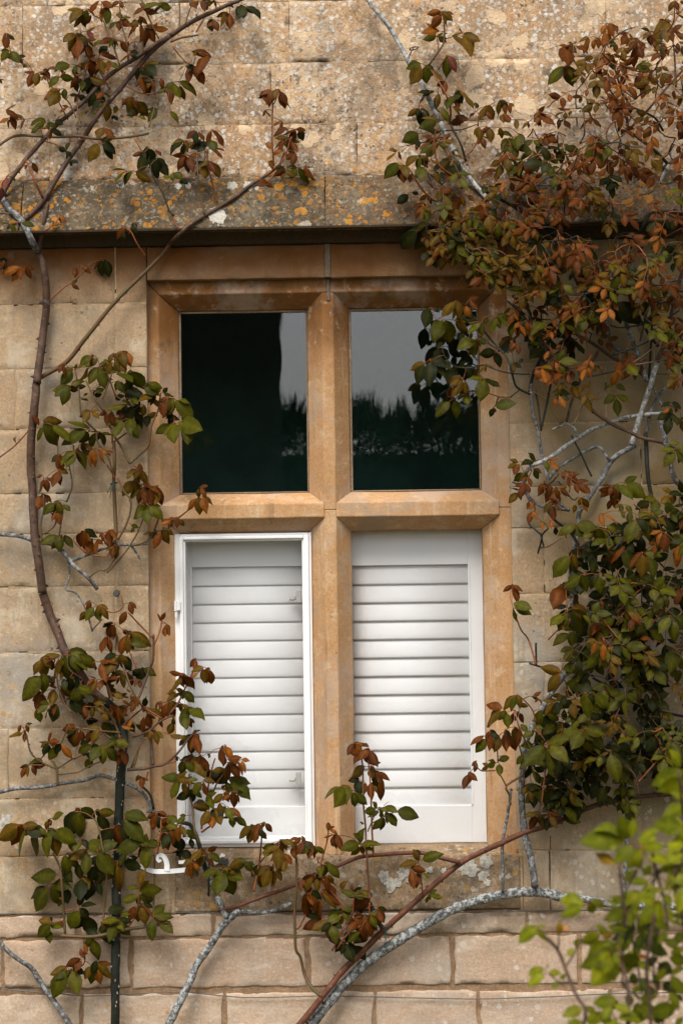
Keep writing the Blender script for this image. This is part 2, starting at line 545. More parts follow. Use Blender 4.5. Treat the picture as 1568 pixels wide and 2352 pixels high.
def block(mb, x0, x1, z0, z1, y=0.0, relief=.0012, edge=.0012, bev=.0025, res=.015, chip=.10, tint=None, slope=None, rng=RNG, jog=.0008):
    """one dressed stone: a relief front face with worn arrises and side returns"""
    nx = max(3, int((x1 - x0) / res))
    nz = max(3, int((z1 - z0) / res))
    off = rng.random() * 100
    xs = [x0] + [x0 + bev] + [x0 + bev + (x1 - x0 - 2 * bev) * i / (nx - 1) for i in range(1, nx - 1)] + [x1 - bev] + [x1]
    zs = [z0] + [z0 + bev] + [z0 + bev + (z1 - z0 - 2 * bev) * i / (nz - 1) for i in range(1, nz - 1)] + [z1 - bev] + [z1]
    NX, NZ = len(xs), len(zs)
    vs = []
    yo = y + rng.uniform(-jog, jog)
    for j, z in enumerate(zs):
        for i, x in enumerate(xs):
            ed = i in (0, NX - 1) or j in (0, NZ - 1)
            p = Vector((x + off, z, off))
            yy = yo + relief * (mn.noise(p * 11) + .6 * mn.noise(p * 37))
            xx, zz = x, z
            if ed:
                yy += bev * .55
                if rng.random() < chip:
                    yy += rng.uniform(.004, .016)
                if i in (0, NX - 1):
                    xx += edge * (1.2 * mn.noise(p * 23) + 1.3 * mn.noise(p * 8))
                if j in (0, NZ - 1):
                    zz += edge * (1.2 * mn.noise(p * 23 + Vector((7, 7, 7))) + 1.3 * mn.noise(p * 8))
            elif i in (1, NX - 2) or j in (1, NZ - 2):
                yy += bev * .12
            if slope:
                yy += slope(z)
            vs.append((xx, yy, zz))
    fs = [(j * NX + i, j * NX + i + 1, (j + 1) * NX + i + 1, (j + 1) * NX + i) for j in range(NZ - 1) for i in range(NX - 1)]
    ring = [i for i in range(NX)] + [j * NX + NX - 1 for j in range(1, NZ)] + [(NZ - 1) * NX + i for i in range(NX - 2, -1, -1)] + [j * NX for j in range(NZ - 2, 0, -1)]
    n0 = len(vs)
    for r in ring:
        vs.append((vs[r][0], y + .03 + (slope(vs[r][2]) * 0 if slope else 0), vs[r][2]))
    m = len(ring)
    for k in range(m):
        k2 = (k + 1) % m
        fs.append((ring[k2], ring[k], n0 + k, n0 + k2))
    mb.add(vs, fs, 0, tint=rng.random() if tint is None else tint)


def courses(mb, x0, x1, zs, verts, gap=.003, **kw):
    """zs: descending joint heights; verts: per course list of joint x"""
    for k in range(len(zs) - 1):
        vx = [x0] + sorted(v for v in verts[k] if x0 + .03 < v < x1 - .03) + [x1]
        for a, b in zip(vx, vx[1:]):
            block(mb, a + gap / 2, b - gap / 2, zs[k + 1] + gap / 2, zs[k] - gap / 2, **kw)


XL, XR = -1.95, 1.85
g = .003


def xs_of(us, v):
    return [fx(u, v, 0) for u in us]


def extra(us, v, lo=XL, hi=XR):
    """known joints plus plausible ones beyond the picture"""
    r = xs_of(us, v)
    rr = random.Random(int(v))
    x = (min(r) if r else 0) - rr.uniform(.3, .5)
    while x > lo + .1:
        r.append(x)
        x -= rr.uniform(.32, .55)
    x = (max(r) if r else 0) + rr.uniform(.3, .5)
    while x < hi - .1:
        r.append(x)
        x += rr.uniform(.32, .55)
    return r


# upper wall
mb = MB()
uz = [Z_TOP + .9, Z_TOP + .72, fz(150, 10 - 140, 0), fz(150, 12, 0), fz(150, 154, 0), fz(150, 294, 0), Z_TOP]
courses(mb, XL, XR, uz, [extra([300, 900], -300), extra([500, 1200], -200), extra([150, 470, 1000], -60), extra([310, 664, 1391], 80), extra([68, 622, 1054, 1263], 220), extra([114, 178, 470, 820, 1200], 350)], relief=.0026, chip=.02, gap=.0008, bev=.0007, jog=.0002)
mb.build('upper_masonry', UP, wall, smooth=True)

# string course (sloping weathering, then a hollow underneath)
D1, D2 = .012, .10


def prof(z):
    t = (Z_TOP - z) / (Z_TOP - Z_BOT)
    return -(D1 + (D2 - D1) * min(max(t, 0), 1) ** .9)


mb = MB()
sx = [XL] + sorted(extra([57, 748, 1290], 480)) + [XR]
for a, b in zip(sx, sx[1:]):
    block(mb, a + .0015, b - .0015, Z_BOT, Z_TOP - .002, y=0, relief=.0022, edge=.0018, bev=.005, chip=.05, slope=prof)
# underside: drip edge, quarter hollow back to the wall
hol = [(-D2 + .001, Z_BOT + .001), (-D2 + .002, Z_BOT - .005), (-D2 + .02, Z_BOT - .006), (-.058, Z_BOT + .006), (-.045, Z_BOT + .004), (-.03, Z_BOT - .008), (-.018, Z_BOT - .022), (-.012, Z_BOT - .034), (.004, Z_BOT - .036), (.03, Z_BOT - .036), (.03, Z_BOT + .02), (-.03, Z_BOT + .03)]
nx = 120
vs = []
for i in range(nx + 1):
    x = XL + (XR - XL) * i / nx
    for (yy, zz) in hol:
        q = .0012 * mn.noise(Vector((x * 13, yy * 30, zz * 9)))
        vs.append((x, yy + q, zz + q))
H = len(hol)
fs = [(i * H + k, i * H + (k + 1) % H, (i + 1) * H + (k + 1) % H, (i + 1) * H + k) for i in range(nx) for k in range(H)]
fs += [tuple(range(H - 1, -1, -1)), tuple(nx * H + k for k in range(H))]
sc_ = mb.build('string_course', STRING, wall, smooth=False)
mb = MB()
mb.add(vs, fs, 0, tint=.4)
hm = mb.build('hollow_moulding', HOOD_SHADE, sc_)
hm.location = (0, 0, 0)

# lower ashlar
X_WL = fx(339, 900, 0)
X_WR = fx(1167, 900, 0)
X_SL = fx(405, 2030, 0)
X_SR = fx(1192, 2030, 0)
mb = MB()
lz = [Z_BOT - .036] + [fz(150, v, 0) for v in (699, 846, 986, 1133, 1226, 1347, 1497, 1672, 1834)] + [fz(150, 1966, 0)]
lv = [[265], [265], [35], [170], [265], [267], [120, 267], [267], [20], [265]]
lvv = [xs_of(us, 600 + 140 * k) + [x for x in extra([-300 + 37 * (k % 3)], 600 + 140 * k) if x < -1.3] for k, us in enumerate(lv)]
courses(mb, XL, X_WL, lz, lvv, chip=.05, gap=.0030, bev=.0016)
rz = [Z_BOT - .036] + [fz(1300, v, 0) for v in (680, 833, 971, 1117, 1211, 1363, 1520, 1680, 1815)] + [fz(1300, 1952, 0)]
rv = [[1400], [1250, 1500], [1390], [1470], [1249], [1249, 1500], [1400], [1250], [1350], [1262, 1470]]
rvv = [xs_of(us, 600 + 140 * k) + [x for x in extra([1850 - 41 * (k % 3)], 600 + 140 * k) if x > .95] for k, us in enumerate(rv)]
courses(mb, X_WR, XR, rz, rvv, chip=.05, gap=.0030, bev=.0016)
zs0 = fz(300, 2099, 0)
courses(mb, XL, X_SL - .012, [lz[-1], zs0], [[x for x in extra([-120], 2000) if x < -1.2]], chip=.08, gap=.0032)
courses(mb, X_SR + .010, XR, [rz[-1], fz(1300, 2093, 0)], [xs_of([1262, 1500], 2000) + [1.3]], chip=.08, gap=.0032)
# lintel course over the window
xm = fx(752, 610, 0)
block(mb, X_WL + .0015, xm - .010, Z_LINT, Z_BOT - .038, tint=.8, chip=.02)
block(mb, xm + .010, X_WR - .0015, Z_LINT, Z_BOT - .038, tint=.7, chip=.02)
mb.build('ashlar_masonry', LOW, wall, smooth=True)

# base: rougher stones, wide joints
mb = MB()
zb = [fz(784, 2097, 0), fz(784, 2150, 0), fz(784, 2272, 0), fz(784, 2405, 0), .05, -.06]
bv = [extra([182, 490, 800, 1209, 1420], 2120), extra([5, 301, 707, 1039, 1330], 2210), extra([188, 515, 860, 1100, 1400], 2340), extra([100, 600, 1000], 2480), extra([300, 800], 2600)]
for k in range(len(zb) - 1):
    vx = [XL] + sorted(bv[k]) + [XR]
    for a, b in zip(vx, vx[1:]):
        gz = .004 if k == 0 else .010
        block(mb, a + .0065, b - .0065, zb[k + 1] + gz, zb[k] - (.003, .004, .011, .01, .01, .01, .01)[k], relief=.0024, edge=.0058, bev=.004, chip=.06, res=.013)
mb.build('base_masonry', BASE, wall, smooth=True)

# mortar: core behind all joints (left out behind the window), fillers in the joints
mb = MB()
zt, zl = Z_TOP + .9, fz(560, 2085, 0)
mb.box(XL, XR, .022, .2, Z_LINT + .02, zt)
mb.box(XL, X_WL - .01, .022, .2, -.05, Z_LINT + .02)
mb.box(X_WR + .01, XR, .022, .2, -.05, Z_LINT + .02)
mb.box(X_WL - .01, X_WR + .01, .022, .2, -.05, zl)
rr = random.Random(5)


def fill_h(x0, x1, z, h=.005, y=.0004, miss=.12, mi=0):
    x = x0
    while x < x1:
        L = rr.uniform(.012, .07)
        if rr.random() > miss:
            mb.box(x, min(x + L, x1), y + rr.uniform(-.0004, .0012), .021, z - h / 2 - rr.random() * .001, z + h / 2 + rr.random() * .001, mi)
        else:
            L = min(L, .014)
        x += L


def fill_v(x, z0, z1, h=.005, y=.0004, miss=.12, mi=0):
    z = z0
    while z < z1:
        L = rr.uniform(.012, .07)
        if rr.random() > miss:
            mb.box(x - h / 2 - rr.random() * .001, x + h / 2 + rr.random() * .001, y + rr.uniform(-.0004, .0012), .021, z, min(z + L, z1), mi)
        else:
            L = min(L, .014)
        z += L


for z in uz[1:]:
    fill_h(XL, XR, z, h=.003, miss=.05)
for k in range(len(uz) - 1):
    pass
for z in lz[1:]:
    fill_h(XL, X_WL - .002, z, miss=.24)
for z in rz[1:]:
    fill_h(X_WR + .002, XR, z, miss=.18)
for k, vx in enumerate(lvv):
    for x in vx:
        fill_v(x, lz[k + 1], lz[k], miss=.3)
for k, vx in enumerate(rvv):
    for x in vx:
        fill_v(x, rz[k + 1], rz[k], miss=.3)
fill_v(X_SL - .008, zs0, rz[-1], h=.013, miss=.02)
fill_v(X_SR + .005, zs0, rz[-1], h=.010, miss=.02)
mb.build('mortar', MORT, wall)
mb = MB()
nxm, nzm = 240, 110
z_hi, z_lo = fz(784, 2094, 0), -.05
vs = []
for j in range(nzm + 1):
    z = z_lo + (z_hi - z_lo) * j / nzm
    for i in range(nxm + 1):
        x = XL + (XR - XL) * i / nxm
        vs.append((x, .0040 + .0028 * mn.noise(Vector((x * 25, z * 25, 3))), z))
fs = [(j * (nxm + 1) + i, j * (nxm + 1) + i + 1, (j + 1) * (nxm + 1) + i + 1, (j + 1) * (nxm + 1) + i) for j in range(nzm) for i in range(nxm)]
mb.add(vs, fs, 0)
mb.build('base_mortar', MORT_B, wall, smooth=True)
mb = MB()
mb.box(xm - .009, xm + .009, .001, .02, Z_LINT + .001, Z_BOT - .036)
mb.build('lintel_joint', MORT_G, wall, bevel=.002)

# pale lichen growths standing proud of the stone
mb = MB()


def lichen(u, v, ru, rv=None, seed=0, y=None):
    rv = rv or ru
    r_ = random.Random(seed + int(u * 7 + v))
    n = 26
    p0 = W(u, v, 0)
    vs = []
    for ring, q in ((0, 1.0), (1, .8), (2, .35)):
        for k in range(n):
            a = 2 * math.pi * k / n
            nn = 1 + .55 * mn.noise(Vector((math.cos(a) * 1.9 + u, math.sin(a) * 1.6 + v, 1))) + .3 * mn.noise(Vector((math.cos(a) * 5 + u, math.sin(a) * 5, v)))
            x = p0.x + math.cos(a) * ru * PX * nn * q
            z = p0.z + math.sin(a) * rv * PX * nn * q
            s = prof(z) if Z_BOT < z < Z_TOP else 0
            if y is not None:
                s = y
            vs.append((x, s + (-.0005 if ring == 0 else -.0010 - .0003 * r_.random()), z))
    c = (p0.x, (y if y is not None else (prof(p0.z) if Z_BOT < p0.z < Z_TOP else 0)) - .0012, p0.z)
    vs.append(c)
    fs = []
    for r in range(2):
        for k in range(n):
            k2 = (k + 1) % n
            fs.append((r * n + k, r * n + k2, (r + 1) * n + k2, (r + 1) * n + k))
    for k in range(n):
        fs.append((2 * n + k, 2 * n + (k + 1) % n, 3 * n))
    mb.add(vs, fs)


for a in [(159, 399, 12), (536, 431, 12, 10), (572, 433, 13, 12), (503, 508, 22, 20), (412, 432, 8), (435, 432, 7), (591, 438, 5),
          (12, 1890, 14, 22)]:
    lichen(*a)
for a in [(900, 2027, 20, 16), (880, 2010, 12), (925, 2005, 14), (940, 2020, 9), (985, 1998, 8), (1020, 2000, 9), (1075, 1996, 26, 14), (1117, 1978, 13, 17), (1110, 2012, 12), (1118, 2026, 8), (1080, 1985, 12)]:
    lichen(*a, y=-.0075)
mb.build('lichen', WHITE_L, wall, smooth=True)

# ------------------------------------------------------------------ the window
F, G = .030, .085                 # frame face, glass plane
win = empty('mullioned_window', (fx(752, 1941, F), F, fz(752, 1941, F)), label='four-light stone mullioned window with a white casement in its lower left light', cat='window')

gl = [fx(411, 920, G), fx(708, 920, G), fx(802, 920, G), fx(1102, 920, G)]
fl = [fx(366, 920, F), fx(742, 920, F), fx(768, 920, F), fx(1142, 920, F)]
gl2 = gl
zgt = (fz(560, 712, G) + fz(950, 707, G)) / 2
zgb = (fz(560, 1134, G) + fz(950, 1129, G)) / 2
zgt2 = (fz(560, 1222, G) + fz(950, 1217, G)) / 2
zgb2 = fz(950, 1941, G)
zft = (fz(560, 673, F) + fz(950, 668, F)) / 2
zfb = (fz(560, 1158, F) + fz(950, 1152, F)) / 2
zft2 = (fz(560, 1191, F) + fz(950, 1184, F)) / 2
zfb2 = fz(950, 1962, F)
xo0, xo1 = X_WL - .03, X_WR + .03
ztop = Z_LINT + .03


def member(name, a, b, prof_pts, n=46, axis='z', mat=FRAME, wob=.0019, tint=.5):
    """prism: prof_pts = list of (offset across, y, end0, end1): each profile line runs end0..end1 along the axis"""
    mb = MB()
    off = RNG.random() * 50
    vs = []
    m = len(prof_pts)
    for i in range(n + 1):
        t = i / n
        for (c, y, e0, e1) in prof_pts:
            L = e0 + (e1 - e0) * t
            q = Vector((L * 9 + off, c * 40, y * 40))
            dc, dy = wob * mn.noise(q), wob * mn.noise(q + Vector((31, 7, 9)))
            vs.append((c + dc, y + dy, L) if axis == 'z' else (L, y + dy, c + dc))
    fs = []
    for i in range(n):
        for k in range(m):
            k2 = (k + 1) % m
            fs.append((i * m + k, i * m + k2, (i + 1) * m + k2, (i + 1) * m + k))
    fs.append(tuple(range(m - 1, -1, -1)))
    fs.append(tuple(n * m + k for k in range(m)))
    mb.add(vs, fs, 0, tint=tint)
    return mb.build(name, mat, win, bevel=.0034, seg=3)


BK = .15
# jambs (two heights each, meeting at the transom)
zmid = (zfb + zft2) / 2
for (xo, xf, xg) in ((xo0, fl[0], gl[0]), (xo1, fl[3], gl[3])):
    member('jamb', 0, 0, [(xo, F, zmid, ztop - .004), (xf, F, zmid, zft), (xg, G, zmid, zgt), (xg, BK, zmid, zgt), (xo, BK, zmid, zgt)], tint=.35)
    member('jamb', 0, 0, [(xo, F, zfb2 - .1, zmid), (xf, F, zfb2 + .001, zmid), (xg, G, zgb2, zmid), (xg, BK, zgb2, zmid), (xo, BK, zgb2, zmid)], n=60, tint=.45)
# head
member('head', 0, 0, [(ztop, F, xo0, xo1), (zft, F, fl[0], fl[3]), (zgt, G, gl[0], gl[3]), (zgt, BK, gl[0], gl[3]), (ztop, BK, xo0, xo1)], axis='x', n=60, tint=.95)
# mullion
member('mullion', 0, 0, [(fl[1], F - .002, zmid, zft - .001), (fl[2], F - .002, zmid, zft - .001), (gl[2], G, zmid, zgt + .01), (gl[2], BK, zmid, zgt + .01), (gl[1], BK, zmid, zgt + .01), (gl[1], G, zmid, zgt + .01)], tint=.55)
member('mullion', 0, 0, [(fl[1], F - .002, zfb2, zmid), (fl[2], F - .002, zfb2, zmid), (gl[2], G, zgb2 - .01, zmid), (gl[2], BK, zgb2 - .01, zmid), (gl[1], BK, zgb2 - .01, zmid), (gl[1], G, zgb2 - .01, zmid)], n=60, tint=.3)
# transom (one piece each side of the mullion)
for (f0, f1, g0, g1) in ((fl[0], fl[1], gl[0], gl[1]), (fl[2], fl[3], gl[2], gl[3])):
    member('transom', 0, 0, [(zfb, F - .004, f0, f1), (zft2, F - .004, f0, f1), (zgt2, G - .001, g0, g1), (zgt2, BK, g0, g1), (zgb, BK, g0, g1), (zgb, G - .001, g0, g1)], axis='x', n=30, tint=.15)
mb = MB()
mb.box(xm - .005, xm + .0055, F - .006, F + .01, zft - .028, Z_LINT + .0, 0)
mb.build('head_joint', MORT_G, win, bevel=.002)
# sill: weathered top to the glass line, upright face
mb = MB()
zst = fz(700, 1966, 0)
zsb = fz(700, 2092, 0)
block(mb, X_SL - .004, X_SR + .002, zsb, zst - .002, y=-.006, relief=.0022, edge=.002, bev=.006, chip=.05, tint=.4)
nxs = 60
sp = [(-.004, zst - .004), (.004, zst), (F + .004, zfb2 + .0005), (G - .012, zgb2 - .001), (BK, zgb2 + .001), (BK, zsb), (.024, zsb), (.024, zst - .02)]
vs = []
for i in range(nxs + 1):
    x = X_SL + (X_SR - X_SL) * i / nxs
    for k, (yy, zz) in enumerate(sp):
        q = .0015 * mn.noise(Vector((x * 12, yy * 30, zz * 12)))
        vs.append((x, yy + q, zz + q))
H = len(sp)
mb.add(vs, [(i * H + k, i * H + (k + 1) % H, (i + 1) * H + (k + 1) % H, (i + 1) * H + k) for i in range(nxs) for k in range(H)] + [tuple(range(H - 1, -1, -1)), tuple(nxs * H + k for k in range(H))], 0, tint=.6)
mb.build('sill', SILL, win, smooth=True)


def pane(x0, x1, z0, z1, y, putty=True, parent=None):
    mb = MB()
    mb.box(x0 - .004, x1 + .004, y, y + .004, z0 - .004, z1 + .004)
    o = mb.build('pane', GLASS, parent or win)
    if putty:
        m2 = MB()
        wd = .0085
        rp = random.Random(int(x0 * 1000))
        for (a, b, c, d) in ((x0, x0 + wd, z0, z1), (x1 - wd * .7, x1, z0, z1), (x0 + wd, x1 - wd * .7, z0, z0 + wd * .7), (x0 + wd, x1 - wd * .7, z1 - wd * .9, z1)):
            m2.box(a, b, y - .007, y - .0005, c, d)
        p = m2.build('putty', PUTTY, o, bevel=.003)
        p.location = (0, 0, 0)
        p.parent = o
    return o


pane(gl[0], gl[1], zgb, zgt, G + .012)
pane(gl[2], gl[3], zgb, zgt, G + .012)
pane(gl[2], gl[3], zgb2, zgt2, G + .012, putty=False)

# casement
cz1, cz0 = fz(560, 1224, G) - .002, fz(560, 1945, G) + .001
cx0, cx1 = fx(402, 1500, G - .02) + .0005, fx(718, 1500, G - .02)
cas = MB()


def ring_frame(mb, x0, x1, z0, z1, wl, wr, wt, wb, y0, y1):
    mb.box(x0, x0 + wl, y0, y1, z0, z1)
    mb.box(x1 - wr, x1, y0, y1, z0, z1)
    mb.box(x0 + wl, x1 - wr, y0 + .0005, y1, z1 - wt, z1)
    mb.box(x0 + wl, x1 - wr, y0 + .0005, y1, z0, z0 + wb)


ring_frame(cas, cx0, cx1, cz0, cz1, .017, .009, .009, .012, G - .016, G + .03)
ring_frame(cas, cx0 + .0165, cx1 - .0085, cz0 + .0115, cz1 - .0085, .012, .016, .010, .012, G - .026, G + .022)
ring_frame(cas, cx0 + .028, cx1 - .024, cz0 + .023, cz1 - .018, .007, .006, .006, .008, G - .018, G + .018)
casement = cas.build('casement', WPAINT, win, bevel=.0028, seg=3)
casement['label'] = 'white painted side-hung metal casement'


def sub(mbx, name, mat, parent, **kw):
    o = mbx.build(name, mat, parent, **kw)
    o.location = (0, 0, 0)
    return o


m2 = MB()
m2.box(cx0 + .033, cx1 - .028, G + .004, G + .008, cz0 + .028, cz1 - .022)
sub(m2, 'glazing', GLASS, casement)
for v in (1392, 1895):
    m2 = MB()
    zc = fz(405, v, G)
    hx = fx(404, v, G - .03)
    tube(m2, [Vector((hx, G - .031, zc - .016)), Vector((hx, G - .031, zc + .016))], .0055, .0055, seg=12)
    tube(m2, [Vector((hx + .001, G - .031, zc - .036)), Vector((hx + .001, G - .031, zc - .020))], .0045, .0045, seg=12)
    m2.box(hx + .002, hx + .014, G - .034, G - .02, zc - .014, zc + .014)
    sub(m2, 'hinge', WPAINT, casement, bevel=.001)
for v in (1368, 1785):
    m2 = MB()
    c = W(684, v, -(G + .03))
    m2.box(c.x - .006, c.x + .010, G + .022, G + .034, c.z - .022, c.z + .016)
    tube(m2, smooth_path([Vector((c.x, G + .036, c.z)), Vector((c.x - .006, G + .045, c.z - .006)), Vector((c.x - .018, G + .045, c.z - .012)), Vector((c.x - .028, G + .044, c.z - .010))], .004), .006, .004, seg=10)
    sub(m2, 'latch', LATCH, casement, bevel=.003)
# peg stay with a scrolled finger-hold
m2 = MB()


def flat_bar(mb, pts, h, th, taper=None):
    path = smooth_path(pts, .005)
    n = len(path)
    vs = []
    for i, p in enumerate(path):
        t = (path[min(i + 1, n - 1)] - path[max(i - 1, 0)]).normalized()
        nrm = Vector((0, 1, 0))
        up_ = nrm.cross(t).normalized()
        if up_.z < 0 and taper is None:
            up_ = -up_
        k = 1.0 if taper is None else taper(i / (n - 1))
        for a, b in ((1, -1), (1, 1), (-1, 1), (-1, -1)):
            vs.append(p + up_ * a * h * k / 2 + nrm * b * th / 2)
    fs = [(i * 4 + k, i * 4 + (k + 1) % 4, (i + 1) * 4 + (k + 1) % 4, (i + 1) * 4 + k) for i in range(n - 1) for k in range(4)] + [(3, 2, 1, 0), tuple((n - 1) * 4 + k for k in range(4))]
    mb.add(vs, fs)


def E1p(x, y, d):
    return W(287.1 + x * .2501, 1763.8 + y * .2501, d)


flat_bar(m2, [E1p(40, 825, .075), E1p(110, 880, .073), E1p(200, 930, .070), E1p(280, 950, .067), E1p(400, 949, .062), E1p(560, 935, .055), E1p(700, 905, .042), E1p(800, 875, .022), E1p(870, 845, .004), E1p(905, 790, -.02)], .0135, .008, taper=lambda t: .40 + .60 * min(1, t * 4))
flat_bar(m2, [E1p(385, 945, .064), E1p(388, 890, .064), E1p(372, 835, .064), E1p(340, 802, .064), E1p(308, 806, .064), E1p(300, 838, .064), E1p(316, 856, .064), E1p(332, 842, .064)], .0110, .010, taper=lambda t: 1.6 - 0.95 * t)
flat_bar(m2, [E1p(495, 866, .060), E1p(560, 863, .058), E1p(640, 858, .053)], .0095, .008)
sub(m2, 'stay', WPAINT, casement, bevel=.001)
m2 = MB()
c = E1p(900, 850, -.005)
m2.box(c.x - .012, c.x + .016, -.022, .012, c.z - .009, c.z + .008)
tube(m2, [c + Vector((0, -.02, -.004)), c + Vector((0, -.02, .012))], .005, .004, seg=10)
m2.build('stay_bracket', DARKM, win, bevel=.003)

# ------------------------------------------------------------------ shutters inside
SY = G + .075


def shutter(x0, x1, lx0, lx1, zt_, zb_, zl0, n, pitch, label, tilt):
    root = empty('louvred_shutter', ((x0 + x1) / 2, SY, zb_), label=label, cat='shutter', group='white louvred shutters inside the lower lights')
    m = MB()
    ztl = zl0
    zbl = zl0 - n * pitch
    m.box(x0, lx0, SY - .016, SY + .014, zb_, zt_)
    m.box(lx1, x1, SY - .016, SY + .014, zb_, zt_)
    m.box(lx0, lx1, SY - .0155, SY + .014, ztl, zt_)
    m.box(lx0, lx1, SY - .0155, SY + .014, zb_, zbl)
    m.box(lx0 - .006, lx0 + .0015, SY - .019, SY - .014, zbl, ztl)
    m.box(lx1 - .0015, lx1 + .006, SY - .019, SY - .014, zbl, ztl)
    m.build('frame', SPAINT, root, bevel=.0022, seg=3)
    m = MB()
    for i in range(n):
        zc = ztl - pitch * (i + .5)
        # aerofoil slat, bottom edge forward
        sec = []
        hh = pitch * .56
        for k in range(14):
            a = 2 * math.pi * k / 14
            q = math.sin(a)
            sec.append((.0042 * math.cos(a), hh * (abs(q) ** .9) * (1 if q > 0 else -1)))
        ang = math.radians(-tilt + RNG.uniform(-.5, .5))
        pts = [(y * math.cos(ang) - z * math.sin(ang), y * math.sin(ang) + z * math.cos(ang)) for y, z in sec]
        vs = [(lx0 + .001, SY - .002 - py, zc + pz) for py, pz in [(-a, b) for a, b in pts]] + [(lx1 - .001, SY - .002 - py, zc + pz) for py, pz in [(-a, b) for a, b in pts]]
        k = 14
        m.add(vs, [(i2, (i2 + 1) % k, k + (i2 + 1) % k, k + i2) for i2 in range(k)] + [tuple(range(k - 1, -1, -1)), tuple(range(k, 2 * k))])
    m.build('louvres', SPAINT, root, smooth=True)
    return root


pit = (fz(560, 1302, SY) - fz(560, 1852, SY)) / 13
shutter(gl[0] - .01, gl[1] + .03, fx(443, 1500, SY), fx(700, 1500, SY) + .02, zgt2 + .03, zgb2 - .02, fz(560, 1302, SY) , 13, pit, 'white louvred shutter behind the white casement of the lower left light', 4.5)
shutter(gl[2] - .03, gl[3] + .02, fx(800, 1500, SY) - .02, fx(1077, 1500, SY), zgt2 + .03, zgb2 - .01, fz(950, 1298, SY), 13, pit, 'white louvred shutter behind the fixed glass of the lower right light', 7.5)

# dark room behind
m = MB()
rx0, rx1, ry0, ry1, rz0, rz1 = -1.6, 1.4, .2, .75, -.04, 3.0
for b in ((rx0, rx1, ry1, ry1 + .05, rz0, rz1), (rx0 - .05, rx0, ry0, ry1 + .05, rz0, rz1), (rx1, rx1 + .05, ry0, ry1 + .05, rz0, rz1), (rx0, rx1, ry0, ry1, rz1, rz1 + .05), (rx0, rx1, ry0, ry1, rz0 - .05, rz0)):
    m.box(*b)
tag(m.build('room_interior', ROOMM), kind='structure')

